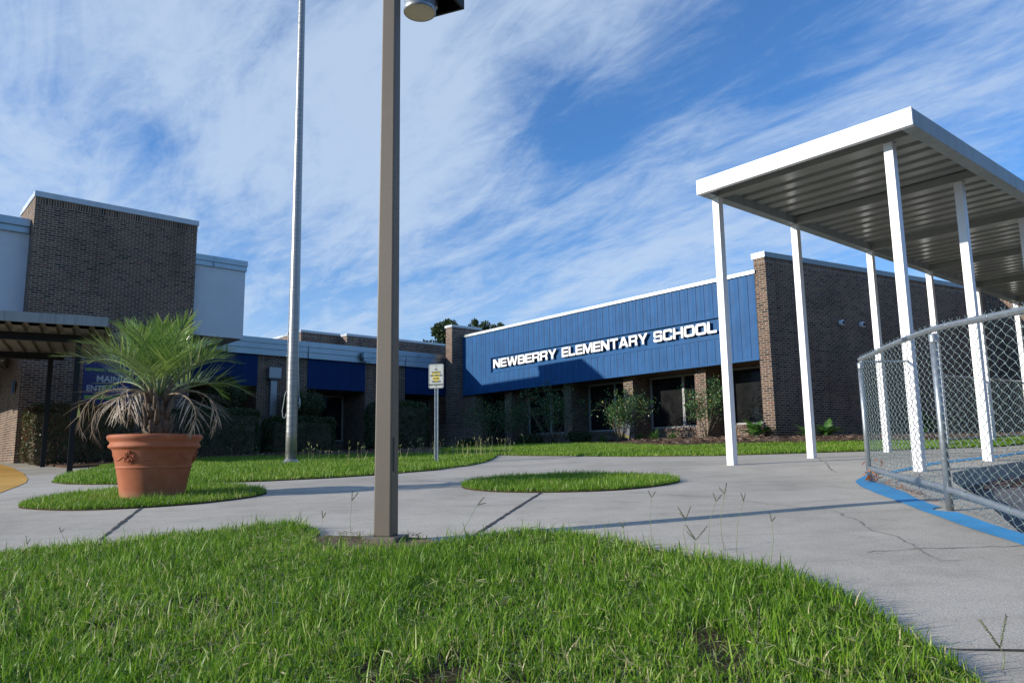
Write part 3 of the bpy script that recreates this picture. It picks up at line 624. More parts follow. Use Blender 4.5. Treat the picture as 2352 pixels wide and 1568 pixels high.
mb.obox(FB, bs0-.04, bs1+.04, -.055, .022, bz1, bz1+.03); mb.obox(FB, bs0-.04, bs1+.04, -.055, .012, bz0-.03, bz0); mb.obox(FB, bs1, bs1+.035, -.055, .018, bz0, bz1); mb.obox(FB, bs0-.035, bs0, -.055, .018, bz0, bz1)
mb.build('board_trim', M['blue'], facade)
coping(FB, S0, S1-.05, -.35, .02, ZT, ZT+.10, school, joints=2.2, mat=M['coping'])
# glyphs: wide bold capitals --------------------------------------------
def fil(pts, k=5):
    out = []; n = len(pts)
    for i, q in enumerate(pts):
        if len(q) == 2: out.append(Vector((q[0], q[1]))); continue
        p = Vector(q[:2]); a = Vector(pts[i-1][:2]); b = Vector(pts[(i+1) % n][:2]); r = q[2]
        da, db = (a-p).normalized(), (b-p).normalized(); s, e = p+da*r, p+db*r
        for j in range(k+1): t = j/k; out.append(s*(1-t)**2+p*2*t*(1-t)+e*t*t)
    return out
st, hb = .27, .215
def ring(w, r=.30): return [[(0,0,r),(w,0,r),(w,1,r),(0,1,r)], [(st,hb,.10),(w-st,hb,.10),(w-st,1-hb,.10),(st,1-hb,.10)]]
G = {
 'N': (1.22, [[(0,0),(st,0),(st,.62),(.86,0),(1.22,0),(1.22,1),(.95,1),(.95,.38),(.36,1),(0,1)]]),
 'E': (1.05, [[(0,0),(1.05,0),(1.05,hb),(st,hb),(st,.40),(1.0,.40),(1.0,.60),(st,.60),(st,1-hb),(1.05,1-hb),(1.05,1),(0,1)]]),
 'W': (1.75, [[(.30,0),(.66,0),(.875,.62),(1.09,0),(1.45,0),(1.75,1),(1.47,1),(1.26,.30),(1.03,1),(.72,1),(.49,.30),(.28,1),(0,1)]]),
 'B': (1.15, [[(0,0),(1.15,0,.22),(1.15,.50,.10),(1.12,1,.22),(0,1)], [(st,hb),(.87,hb,.06),(.87,.41,.06),(st,.41)], [(st,.59),(.85,.59,.06),(.85,1-hb,.06),(st,1-hb)]]),
 'R': (1.15, [[(0,0),(st,0),(st,.34),(.80,.34,.08),(.84,0),(1.13,0),(1.11,.36,.12),(.98,.45),(1.15,.56,.10),(1.15,1,.22),(0,1)], [(st,.54),(.87,.54,.06),(.87,1-hb,.06),(st,1-hb)]]),
 'Y': (1.25, [[(.49,0),(.76,0),(.76,.36),(1.25,1),(.92,1),(.63,.58),(.33,1),(0,1),(.49,.36)]]),
 'L': (1.0, [[(0,0),(1.0,0),(1.0,hb),(st,hb),(st,1),(0,1)]]),
 'M': (1.45, [[(0,0),(.25,0),(.25,.70),(.60,0),(.85,0),(1.20,.70),(1.20,0),(1.45,0),(1.45,1),(1.07,1),(.725,.34),(.38,1),(0,1)]]),
 'T': (1.15, [[(.44,0),(.71,0),(.71,1-hb),(1.15,1-hb),(1.15,1),(0,1),(0,1-hb),(.44,1-hb)]]),
 'A': (1.28, [[(0,0),(.30,0),(.39,.17),(.89,.17),(.98,0),(1.28,0),(.82,1),(.46,1)], [(.48,.37),(.80,.37),(.64,.72)]]),
 'S': (1.12, [[(0,0,.20),(1.12,0,.20),(1.12,.60,.16),(.27,.60,.04),(.27,.80,.04),(.84,.80,.03),(.84,.70),(1.09,.70),(1.09,1,.20),(.03,1,.20),(.03,.40,.16),(.85,.40,.04),(.85,.20,.04),(.28,.20,.03),(.28,.30),(0,.30)]]),
 'C': (1.15, [[(0,0,.28),(1.15,0,.24),(1.15,.36),(.88,.36),(.88,hb,.05),(st,hb,.10),(st,1-hb,.10),(.88,1-hb,.05),(.88,.66),(1.14,.66),(1.14,1,.24),(0,1,.28)]]),
 'H': (1.2, [[(0,0),(st,0),(st,.395),(.93,.395),(.93,0),(1.2,0),(1.2,1),(.93,1),(.93,.60),(st,.60),(st,1),(0,1)]]),
 'O': (1.25, ring(1.25)),
}
def word_mesh(word, s_l, s_r, z0, z1, n, parent):
    """letters as extruded outlines standing off the board; s_l is the left end seen from the courtyard"""
    gap = 0.09; tot = sum(G[c][0] for c in word)+gap*(len(word)-1); sc = (s_l-s_r)/tot; h = z1-z0; x = 0
    for ch in word:
        w, cs = G[ch]; cu = bpy.data.curves.new('g', 'CURVE'); cu.dimensions = '2D'; cu.fill_mode = 'BOTH'; cu.extrude = 0.5
        for c in cs:
            pts = fil(c); sp_ = cu.splines.new('POLY'); sp_.points.add(len(pts)-1)
            for i, q in enumerate(pts): sp_.points[i].co = (q.x, q.y, 0, 1)
            sp_.use_cyclic_u = True
        to = bpy.data.objects.new('g', cu); col.objects.link(to); bpy.context.view_layer.update()
        me = bpy.data.meshes.new_from_object(to.evaluated_get(bpy.context.evaluated_depsgraph_get())); bpy.data.objects.remove(to)
        me.transform(Matrix.Diagonal((sc, h, .055, 1)))
        o = FB.p(s_l-x*sc, n, z0); me.transform(basis(o, -FB.d, (0, 0, 1), FB.n)); me.materials.clear()
        me.materials.append(M['letter']); me.materials.append(M['letterside'])
        nrm = Vector(FB.n); 
        for p in me.polygons: p.material_index = 0 if p.normal.dot(nrm) > .7 else 1
        ob = link_mesh('letter', me, [M['letter']], parent)
        x += w+gap
def board_s(cx_): return FB.at((1850+cx_/2.24)/1.7415, 800, .07)[0]
letters = facade
for w, a, b in (('NEWBERRY', 272, 838), ('ELEMENTARY', 885, 1660), ('SCHOOL', 1712, 2283)):
    word_mesh(w, board_s(a), board_s(b), 3.605, 3.955, .03, facade)
# right corner pillar and side wall ---------------------------------------
HB = 5.56
mb = MB()
mb.face([FB.p(0,0,-.2), FB.p(.36,0,-.2), FB.p(.36,0,HB-.2), FB.p(0,0,HB-.2)][::-1]); mb.face([FB.p(.36,0,-.2), FB.p(.36,-1.3,-.2), FB.p(.36,-1.3,HB-.2), FB.p(.36,0,HB-.2)][::-1])
mb.face([FC.p(0,0,-.2), FC.p(11.0,0,-.2), FC.p(11.0,0,HB-.2), FC.p(0,0,HB-.2)])
mb.build('brick_wall', M['brick'], school)
mb = MB()
mb.face([FB.p(0,.003,HB-.2), FB.p(.36,.003,HB-.2), FB.p(.36,.003,HB), FB.p(0,.003,HB)][::-1]); mb.face([FC.p(0,.003,HB-.2), FC.p(11.0,.003,HB-.2), FC.p(11.0,.003,HB), FC.p(0,.003,HB)])
mb.face([FB.p(.363,0,HB-.2), FB.p(.363,-1.3,HB-.2), FB.p(.363,-1.3,HB), FB.p(.363,0,HB)][::-1])
mb.build('soldier_course', M['soldier'], school)
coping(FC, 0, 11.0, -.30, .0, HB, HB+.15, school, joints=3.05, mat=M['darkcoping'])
mb = MB(); mb.obox(FB, -.03, .40, -.40, .038, HB-.002, HB+.153); mb.build('coping', M['coping'], school)
mb = MB(); mb.face([FE.p(0,0,-.2), FE.p(16,0,-.2), FE.p(16,0,HB), FE.p(0,0,HB)]); mb.build('brick_wall', M['brick'], school)
coping(FE, 0, 16, -.30, .0, HB, HB+.15, school, joints=3.05)
# recessed window bays under the blue facade ------------------------------
pil = [(2.50,2.92),(5.47,5.89),(8.45,8.87),(11.90,12.35)]
for a, b in pil: wall_box('brick_pillar', FB, a, b, -1.32, -.38, -.1, ZB-.02)
bays = [(.36,2.50,[1.08]),(2.92,5.47,[4.06]),(5.89,8.45,[7.11]),(8.87,11.90,[10.55])]
for a, b, mul in bays:
    wall_box('knee_wall', FB, a, b, -1.5, -1.25, -.1, .80)
    mb = MB(); mb.obox(FB, a, b, -1.5, -1.20, .80, .905); mb.build('sill_course', M['soldier'], school)
    w = MB(); fr = .05
    w.obox(FB, a, b, -1.34, -1.27, .907, .96); w.obox(FB, a, b, -1.34, -1.27, 2.58, 2.645); w.obox(FB, a, a+fr, -1.34, -1.27, .96, 2.58); w.obox(FB, b-fr-.02, b-.0, -1.34, -1.27, .96, 2.58)
    for s in mul: w.obox(FB, s-.045, s+.045, -1.34, -1.255, .96, 2.58)
    wf = w.build('window', M['windowframe'], school)
    g = MB(); e = [a+fr]+mul+[b-fr]
    for q0, q1 in zip(e[:-1], e[1:]): g.obox(FB, q0, q1, -1.315, -1.305, .96, 2.58)
    g.build('window_pane', M['glass'], wf)
mb = MB(); mb.obox(FB, .36, 14.73, -1.5, -.09, 2.66, 2.69); mb.build('soffit', M['soffit'], school)
wall_box('brick_wall', FB, 13.95, 15.2, -.5, -.12, -.1, ZB-.03)
wall_box('opening_shade', FB, 11.9, 17.5, -1.75, -1.5, 0, ZB+.3, M['dark'])  # near-black panel, the shade inside the opening put into its colour
mb = MB(); mb.obox(FB, 12.1, 15.45, .72, .95, -.1, 1.32); mb.obox(FB, 12.1, 15.45, .70, .97, 1.32, 1.39); mb.build('low_brick_wall', M['brick'], school)
# inner corner pier --------------------------------------------------------
wall_box('brick_pier', FB, 14.735, 15.20, -1.0, .55, -.1, 5.38)
soldier(FB, 14.735, 15.20, -1.0, .55, 5.38, 5.58, school); coping(FB, 14.735, 15.20, -1.0, .55, 5.58, 5.68, school, joints=9)
mb = MB(); mb.obox(FB, S0, 15.2, -14, -.36, 4.9, 5.0); mb.build('roof', M['coping'], school)
# low left wing --------------------------------------------------------------
wing = [(2.41,4.31),(6.79,8.73)]
for a, b in wing: wall_box('brick_pier', FL, a, b, -1.6, 0, -.2, 3.83)
wall_box('back_wall', FL, -2.6, 12.0, -1.8, -1.6, -.2, 3.9, M['brick'])
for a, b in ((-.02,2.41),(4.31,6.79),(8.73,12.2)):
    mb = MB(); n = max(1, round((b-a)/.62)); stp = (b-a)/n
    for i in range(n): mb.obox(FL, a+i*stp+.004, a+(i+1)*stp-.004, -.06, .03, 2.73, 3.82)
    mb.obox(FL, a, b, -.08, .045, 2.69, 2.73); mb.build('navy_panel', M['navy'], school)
    wall_box('soffit', FL, a, b, -1.6, -.08, 2.71, 2.74, M['soffit'])
    mb = MB(); mb.obox(FL, a+.1, b-.1, -1.6, -1.55, .75, 2.6); w = mb.build('window', M['windowframe'], school)
    mb = MB(); mb.obox(FL, a+.16, b-.16, -1.56, -1.54, .82, 2.54); mb.build('window_pane', M['glass'], w)
mb = MB()
for z0, z1, p in ((3.822,4.03,.13),(4.03,4.05,.115),(4.05,4.235,.16),(4.235,4.25,.14),(4.25,4.44,.19)): mb.obox(FL, -.05, 12.3, -.3, p, z0, z1)
for s in (2.45,6.82,9.9): mb.obox(FL, s-.015, s+.015, 0, .20, 3.815, 4.445)
mb.build('fascia', M['fascia'], school)
mb = MB(); mb.obox(FL, -.05, 12.3, -8, -.3, 4.30, 4.40); mb.build('roof', M['coping'], school)
mb = MB(); mb.obox(FL, 4.22, 4.62, .20, .42, 3.98, 4.20); mb.obox(FL, 4.28, 4.56, .24, .38, 3.86, 3.98); mb.build('scupper_box', M['fascia'], school)
sx, _ = FL.at(627, 900, .1)
mb = MB(); mb.obox(FL, sx-.23, sx+.23, .002, .26, 2.98, 3.38); 
P = FL.p; mb.box8([P(sx-.13,.002,2.90),P(sx+.13,.002,2.90),P(sx+.13,.20,2.90),P(sx-.13,.20,2.90),P(sx-.22,.002,2.98),P(sx+.22,.002,2.98),P(sx+.22,.24,2.98),P(sx-.22,.24,2.98)])
mb.obox(FL, sx-.12, sx+.12, .002, .17, .1, 2.90); mb.obox(FL, sx-.13, sx+.13, .001, .18, 2.15, 2.19); mb.build('downspout', M['galv'], school, bevel=.006)
# roof parapets behind the wing
for s0, s1, n0, n1, zt in ((-3.5,3.76,-7,-2.5,5.32),(3.76,5.55,-7,-3.2,5.40)):
    wall_box('roof_parapet', FL, s0, s1, n0, n1, 4.2, zt-.2); soldier(FL, s0, s1, n0, n1, zt-.2, zt, school); coping(FL, s0, s1, n0, n1, zt, zt+.10, school, joints=2.4)
# brick tower ---------------------------------------------------------------
TA, TB, TN = 11.84, 16.30, 2.32
wall_box('brick_tower', FL, TA, TB, .0, TN, -.2, 7.28); soldier(FL, TA, TB, .0, TN, 7.28, 7.48, school); coping(FL, TA, TB, .0, TN, 7.48, 7.64, school, joints=1.55)
wall_box('white_wall', FL, TB, 20.8, -4, 1.77, 3.15, 6.50, M['stucco']); 
mb = MB(); mb.obox(FL, TB+.02, 20.8, -4, 1.86, 6.50, 6.68); mb.obox(FL, TB+.02, 20.8, -4, 1.93, 6.68, 6.90)
for s in (17.6,19.6): mb.obox(FL, s-.012, s+.012, 1.8, 1.94, 6.495, 6.905)
mb.build('fascia', M['fascia'], school)
wall_box('white_wall', FL, 10.14, TA, -4, 2.10, 4.00, 6.28, M['stucco'])
mb = MB(); mb.obox(FL, 10.11, TA-.01, -4, 2.15, 6.28, 6.44); mb.obox(FL, 10.10, TA-.01, -4, 2.19, 6.44, 6.62); mb.obox(FL, 11.2, 11.22, 2.1, 2.2, 6.275, 6.625); mb.build('fascia', M['fascia'], school)
wall_box('brick_wall', FL, TB, 18.8, -3.3, -3.0, -.3, 3.2); wall_box('brick_wall', FL, TB-.3, TB, -3.3, 0, -.3, 3.2)
# ------------------------------------------------------------------ things on the walls
def cam_dome(px, py, lab):
    q = onplane(px, py, FC.O, 61); s = float((q-FC.O)@FC.d); z = q[2]
    t = thing('security_camera', lab, 'camera', FC.p(s, 0, z), 'dome cameras on the brick wall')
    mb = MB(); pr = [(.0,0),(.085,0),(.09,.02),(.09,.10),(.078,.115),(0,.12)]; c = FC.p(s, 0, z)
    me = MB(); me.lathe((0,0,0), [(max(r,.0005), h) for r, h in pr], 20)
    m_ = me.mesh('camera_housing'); yv = Vector((0,0,1)).cross(Vector(FC.n)); m_.transform(basis(c, (0,0,1), -yv if False else yv, FC.n)); link_mesh('housing', m_, M['stucco'], t)
    me = MB(); me.blob((0,0,.115), .055, 10, (1,1,.9)); m_ = me.mesh('dome'); m_.transform(basis(c, (0,0,1), yv, FC.n)); link_mesh('dome', m_, M['glass'], t)
cam_dome(1930, 742, 'white dome camera on the shaded brick wall, the left of the pair')
cam_dome(1977, 746, 'white dome camera on the shaded brick wall, the right of the pair')
def banner():
    z0, z1 = 1.66, 2.87; s1 = FL.at(190, 880, TN)[0]; s0 = FL.at(303, 880, TN)[0]; n = TN+.012
    t = thing('entrance_banner', 'dark blue banner with lime and white lettering on the brick tower behind the palm', 'banner', FL.p((s0+s1)/2, TN, z0))
    mb = MB(); mb.obox(FL, s0, s1, TN+.002, n, z0, z1); mb.build('banner_cloth', M['bannerblue'], t)
    w = s1-s0; right = -FL.d; ctr = (s0+s1)/2
    def tx(txt, size, z, mat, sx=1.0): text_mesh(txt, size, basis(FL.p(ctr, n+.003, z), right, (0,0,1), FL.n), mat, 'lettering', t, .001, size*.03, sx=sx)
    tx('NEWBERRY ELEMENTARY', .115, z1-.20, M['lime'], 0.92); tx('MAIN', .25, z1-.46, M['bannerwhite']); tx('ENTRANCE', .235, z1-.74, M['bannerwhite'], .92)
    mb = MB(); P = FL.p; zb = z0+.17
    mb.obox(FL, s0+.42, s1-.05, n, n+.004, zb, zb+.10)
    a, b, c = P(s0+.42, n+.004, zb+.20), P(s0+.42, n+.004, zb-.10), P(s0+.12, n+.004, zb+.05); mb.face([a, b, c]); mb.face([c, b, a]); mb.build('arrow', M['lime'], t)
banner()
q = onplane(31, 889, FL.p(TB, 0, 0), FB.az)
mb = MB(); T_ = np.array([q[0], q[1], 0]); ff = Frame(T_, FB.az, -1); mb.obox(ff, -.16, .16, .002, .02, q[2]-.17, q[2]+.17); tag(mb.build('wall_sign', M['blue'], None, (q[0], q[1], q[2]-.17)), 'small blue square sign on the sunlit side of the brick tower', 'sign')
# ------------------------------------------------------------------ white covered walkway
WK = Frame((2.82, 9.9), 50, 1)
def walkway():
    H = 3.45; t = thing('covered_walkway', 'white metal covered walkway on square posts with a ribbed roof', 'walkway canopy', (2.82, 9.9, g1(2.82, 9.9)))
    ss = [0, 2.0]+[2.0+2.45*i for i in range(1, 9)]; E = ss[-1]+.5
    for n in (0, 2.3):
        for s in ss:
            p = WK.p(s, n, 0); z = g1(p[0], p[1]); mb = MB(); mb.obox(WK, s-.051, s+.051, n-.051, n+.051, z-.03, H+.0); mb.build('post', M['white'], t, bevel=.006)
    for s in ss:
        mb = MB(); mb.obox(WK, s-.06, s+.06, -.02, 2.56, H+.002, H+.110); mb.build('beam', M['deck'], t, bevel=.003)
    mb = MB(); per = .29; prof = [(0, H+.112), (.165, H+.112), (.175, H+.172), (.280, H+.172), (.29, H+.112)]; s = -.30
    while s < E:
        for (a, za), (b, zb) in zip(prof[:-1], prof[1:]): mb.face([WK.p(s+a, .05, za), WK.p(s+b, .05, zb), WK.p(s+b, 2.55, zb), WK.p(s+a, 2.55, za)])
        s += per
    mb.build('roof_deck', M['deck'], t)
    mb = MB(); mb.obox(WK, -.335, E, -.085, 2.69, H+.175, H+.19); mb.build('roof_sheet', M['greywhite'], t)
    mb = MB(); mb.obox(WK, -.338, -.30, -.088, 2.693, H-.005, H+.195); mb.obox(WK, -.30, -.27, -.08, 2.69, H-.005, H+.01); mb.build('front_fascia', M['white'], t, bevel=.003)
    for a, b in ((-.088, .05), (2.55, 2.693)):
        mb = MB(); mb.obox(WK, -.298, E, a, b, H-.004, H+.174)
        for s in np.arange(2.9, E, 3.05): mb.obox(WK, s-.012, s+.012, a-.002, b+.002, H-.006, H+.172)
        mb.build('gutter', M['greywhite'], t, bevel=.004)
walkway()
# ------------------------------------------------------------------ dark covered walkway on the left
def left_canopy():
    F = Frame((-9.53, 16.5), 62, -1)    # s to the right, n to the back
    t = thing('dark_canopy', 'low entrance canopy with pale fascia, ribbed underside and black posts', 'canopy', (-9.53, 16.5, g1(-9.53, 16.5)))
    H = 2.80
    def post(x, y):
        s, n = float((np.array([x, y, 0])-F.O)@F.d), float((np.array([x, y, 0])-F.O)@F.n)
        mb = MB(); mb.obox(F, s-.055, s+.055, n-.055, n+.055, g1(x, y)-.03, H-.17); mb.build('post', M['black'], t, bevel=.006)
    post(-9.55, 16.5); post(-11.8, 19.2)
    for x, y in ((-13.95, 14.15), (-16.1, 17.0)): post(x, y)
    for n, s0, s1 in ((0.0,-5.4,.35),(3.43,-5.4,-.45),(6.9,-5.4,-2.35)):
        mb = MB(); mb.obox(F, s0, s1, n-.05, n+.05, H-.17, H); mb.build('beam', M['black'], t, bevel=.004)
    mb = MB(); s = -5.7
    while s < .46:
        nb = 4.3 if s > -2.4 else 8.2
        for a, b, za, zb in ((0,.16,H+.03,H+.03),(.16,.19,H+.03,H+.09),(.19,.27,H+.09,H+.09),(.27,.30,H+.09,H+.03)):
            mb.face([F.p(s+a,-.80,za), F.p(s+b,-.80,zb), F.p(s+b,nb,zb), F.p(s+a,nb,za)])
        s += .30
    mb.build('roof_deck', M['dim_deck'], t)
    mb = MB(); mb.obox(F, -5.7, .50, -.84, 4.3, H+.12, H+.14); mb.obox(F, -5.7, -2.2, 4.3, 8.2, H+.12, H+.139); mb.build('roof_sheet', M['greywhite'], t)
    mb = MB(); mb.obox(F, -5.7, .52, -.87, -.84, H+.09, H+.30); mb.obox(F, .50, .53, -.84, 4.3, H+.10, H+.29); mb.build('fascia', M['greywhite'], t, bevel=.004)
left_canopy()
#@@PART3

# unseen tree belt added behind the viewer to darken window reflections and low skylight
def wood():
    n = 30000; a = R(1)*rng.uniform(74, 232, n); r = rng.uniform(44, 52, n); h = 9.5+2.2*np.sin(a*9)+1.5*np.sin(a*23+1); z = rng.uniform(0, 1, n)**.7*h
    P = np.c_[np.sin(a)*r, np.cos(a)*r, -1+z]; d = rng.normal(0, 1, (n, 3)); d /= np.linalg.norm(d, axis=1)[:, None]; w = np.cross(d, rng.normal(0, 1, (n, 3))); w /= np.linalg.norm(w, axis=1)[:, None]
    L = 1.1; V = np.stack([P, P+d*L*.5+w*.4, P+d*L, P+d*L*.5-w*.4], 1).reshape(-1, 3)
    tag(np_mesh('added_tree_belt', V, np.arange(4*n).reshape(-1, 4), M['oak'], np.repeat(rng.uniform(0, 1, n), 4)), 'unseen belt of trees added behind the viewer to darken reflections and low skylight', 'trees', None, 'stuff')
wood()

mulch_litter(fg, 1300, 'thatch', 'dry blades and thatch lying in the foreground lawn', W0=.0016, L0=.055, dz=.016, mat=M['weed'], lim=26000)
mulch_litter(dirt_av, 900, 'dry_thatch', 'dead stems on the bare soil beside the lamp post', W0=.0018, L0=.06, dz=.02, mat=M['needle'])
# ------------------------------------------------------------------ lamp post
def lamp_post():
    b = gp(886, 1246); x, y, z = float(b[0]), float(b[1]), float(b[2])
    t = thing('lamp_post', 'square brown steel lamp post rising from the foreground lawn', 'lamp post', (x, y, z))
    F = Frame((x, y), 105.5, 1); mb = MB(); P = F.p; top = z+4.6
    def sec(r, zz): return [P(-r,-r,zz), P(r,-r,zz), P(r,r,zz), P(-r,r,zz)]
    mb.box8([*sec(.0565, z+.04), *sec(.043, top)][0:8]); mb.build('pole', M['taupe'], t, bevel=.009)
    mb = MB(); mb.obox(F, -.105, .105, -.105, .105, z-.02, z+.042); mb.build('base_plate', M['taupe'], t, bevel=.006)
    mb = MB(); mb.obox(F, .045, .062, -.028, .028, z+.42, z+.62); mb.build('hand_hole_cover', M['taupe'], t, bevel=.004)
    # lamp: flat dark hood carrying a round lens housing
    c0 = aty(964, 31, 4.86); zc = float(c0[2])
    h = MB(); q0 = aty(1064, 19, 5.02); zb = float(q0[2]); q1 = atz(1000, 36, zb); dv = np.array(q1)-np.array(q0); az = math.degrees(math.atan2(dv[0], dv[1]))
    HF = Frame((q0[0], q0[1]), az, 1 if (np.array([math.cos(R(az)), -math.sin(R(az)), 0])@np.array([-.3,-1,0])) > 0 else -1)
    L = .33; h.obox(HF, 0, L, -.02, .0, zb, zb+.16); h.obox(HF, 0, L, .34, .36, zb, zb+.16); h.obox(HF, 0, .02, 0, .34, zb, zb+.16); h.obox(HF, L-.02, L, 0, .34, zb, zb+.16); h.obox(HF, .0, L, -.02, .36, zb+.161, zb+.18)
    HFn = h.build('lamp_hood', M['black'], t, bevel=.003)
    l = MB(); l.lathe((float(c0[0]), float(c0[1]), zc), [(.107,.0),(.112,.004),(.112,.03),(.108,.04),(.108,.26)], 40); l.build('lamp_housing', M['galv'], t)
    l = MB(); l.lathe((0,0,0), [(.0008,-.010),(.05,-.0085),(.095,-.002),(.107,.004)], 48); me = l.mesh('lens'); me.transform(Matrix.Translation(Vector(c0)))
    o = link_mesh('lens', me, M['lens'], t); me.transform(Matrix.Translation(-(Vector(c0)-t.location))); o.location = Vector(c0)-t.location
    l = MB(); l.tube([(float(c0[0]), float(c0[1]), zc+.24), (x+.0, y, zc+.30)], .03, 10); l.build('arm', M['taupe'], t)
    l = MB(); q = aty(1002, 14, 5.05); l.lathe((float(q[0])-.02, float(q[1]), float(q[2])-.02), [(.03,0),(.034,.01),(.034,.09)], 16, close=True); l.build('photocell', M['galv'], t)
lamp_post()
# ------------------------------------------------------------------ flagpole
def flagpole():
    b = gp(668, 1066); b = aty(668, 1066, 14.0); x, y = float(b[0]), float(b[1]); z = g1(x, y)
    t = thing('flagpole', 'tall tapered aluminium flagpole standing in the lawn', 'flagpole', (x, y, z)); lean = -.10
    mb = MB(); H = 11.0; pts = [(x+lean*k/20*H*.06, y, z+.04+H*k/20) for k in range(21)]; mb.tube(pts, [.100-.045*max(0, (k-3)/17) for k in range(21)], 28); mb.build('pole', M['steel'], t)
    mb = MB(); mb.lathe((x, y, z), [(.27,-.02),(.27,.012),(.20,.035),(.125,.075),(.112,.085),(.112,.10),(.098,.10)], 32, close=False); mb.build('base_collar', M['steel'], t)
    # cleat and halyard
    rt = MB(); cz = z+1.12
    rt.box(x+.095, x+.13, y-.012, y+.012, cz-.02, cz+.02); rt.tube([(x+.13, y, cz-.10), (x+.135, y, cz), (x+.13, y, cz+.10)], .010, 8); rt.build('cleat', M['galv'], t)
    r_ = MB(); xl = x-.112
    r_.tube([(xl, y-.02, z+1.35), (xl-.03, y-.02, z+1.28), (xl-.045, y-.02, z+1.15), (xl-.07, y-.02, z+.98), (xl-.055, y-.02, z+.86), (xl-.02, y-.02, z+.84), (xl+.004, y-.02, z+.93)], .006, 6)
    r_.tube([(xl, y-.02, z+1.35), (xl-.012, y-.02, z+2.2), (xl+.0, y, z+4.2), (xl+.012, y, z+6.0)], .0045, 6)
    r_.tube([(x+.13, y-.02, cz+.09), (x+.15, y-.03, cz), (x+.12, y-.03, cz-.10), (x+.15, y-.03, cz-.03), (x+.125, y-.03, cz+.08), (x+.105, y-.05, cz+.6), (x+.06, y-.07, cz+2)], .006, 6)
    r_.build('halyard', M['rope'], t)
    r_ = MB(); r_.blob((xl-.01, y-.02, z+2.42), .022, 6, (.7, .7, 1.6)); r_.blob((xl-.008, y-.02, z+2.0), .016, 6, (.7, .7, 1.4)); r_.build('snap_hook', M['galv'], t)
flagpole()
# ------------------------------------------------------------------ notice sign
def notice():
    b = aty(1003, 1066, 14.2); x, y = float(b[0]), float(b[1]); z = g1(x, y)
    t = thing('notice_sign', 'white notice with yellow blotch and black lettering on a perforated steel post', 'sign', (x, y, z))
    F = Frame((x, y), 104, 1)   # s to the right of the viewer, n towards the viewer
    if F.p(0, 1, 0)[1] > y: F.n = -F.n
    mb = MB(); zt = z+1.86; zs = 1.40
    mb.obox(F, -.019, .019, -.0, .004, z-.05, zt-.35)
    mb.obox(F, -.036, -.019, -.0, .028, z-.05, zt-.35); mb.obox(F, .019, .036, 0, .028, z-.05, zt-.35); mb.build('sign_post', M['galv'], t)
    mb = MB(); zz = z+.06
    while zz < zt-.45: mb.obox(F, -.006, .006, .0045, .0055, zz, zz+.013); zz += .0254
    mb.build('post_hole_light', M['signface'], t, label='row of punched holes with light showing through')  # pale tabs carry the light of the holes in their colour
    # rounded plate
    w, h, r = .148, .228, .035; cz = zt-h; right = Vector(F.d); 
    def plate(w, h, r, n, hole=None):
        out = []
        for cx_, cy_, a0 in ((w-r, h-r, 0), (-(w-r), h-r, 90), (-(w-r), -(h-r), 180), (w-r, -(h-r), 270)):
            for k in range(7): a = R(a0+15*k); out.append((cx_+r*math.cos(a), cy_+r*math.sin(a)))
        return out
    mb = MB(); o = plate(w, h, r, 0); n0, n1 = .031, .035
    A = [F.p(a, n1, cz+b_) for a, b_ in o]; B = [F.p(a, n0, cz+b_) for a, b_ in o]; mb.face(A); mb.face(B[::-1])
    for i in range(len(o)): mb.face([B[i], B[(i+1) % len(o)], A[(i+1) % len(o)], A[i]])
    me = mb.mesh('panel'); pan = link_mesh('sign_panel', me, M['signface'], t)
    mb = MB(); a_ = plate(w-.008, h-.008, r-.006, 0); b_ = plate(w-.014, h-.014, r-.010, 0)
    for i in range(len(a_)): j = (i+1) % len(a_); mb.face([F.p(a_[i][0], n1+.0012, cz+a_[i][1]), F.p(a_[j][0], n1+.0012, cz+a_[j][1]), F.p(b_[j][0], n1+.0012, cz+b_[j][1]), F.p(b_[i][0], n1+.0012, cz+b_[i][1])])
    mb.build('border_line', M['signblack'], pan)
    mb = MB()
    def disc(cx_, cy_, rx, ry, nn): mb.face([F.p(cx_+rx*math.cos(k*.3491), nn, cz+cy_+ry*math.sin(k*.3491)) for k in range(18)])
    disc(0, -.04, .075, .05, n1+.0010); disc(-.055, .035, .035, .028, n1+.0013); disc(.0, .07, .045, .028, n1+.0016); disc(.05, .04, .03, .03, n1+.0019); disc(0, -.075, .045, .035, n1+.0022)
    mb.build('yellow_emblem', M['signyellow'], pan)
    for k, tx in enumerate(('ALL', 'STUDENTS', 'AND VISITORS', 'ENTER', 'THROUGH', 'MAIN ENTRANCE')):
        text_mesh(tx, .046, basis(F.p(0, n1+.0035, cz+.128-.058*k), F.d, (0,0,1), F.n), M['signblack'], 'lettering', pan, .0003, .0006, sx=.80)
    for s in (.185, -.185):
        mb = MB(); mb.obox(F, -.008, .008, n1, n1+.004, cz+s-.008, cz+s+.008); mb.build('bolt', M['signblack'], t)
notice()
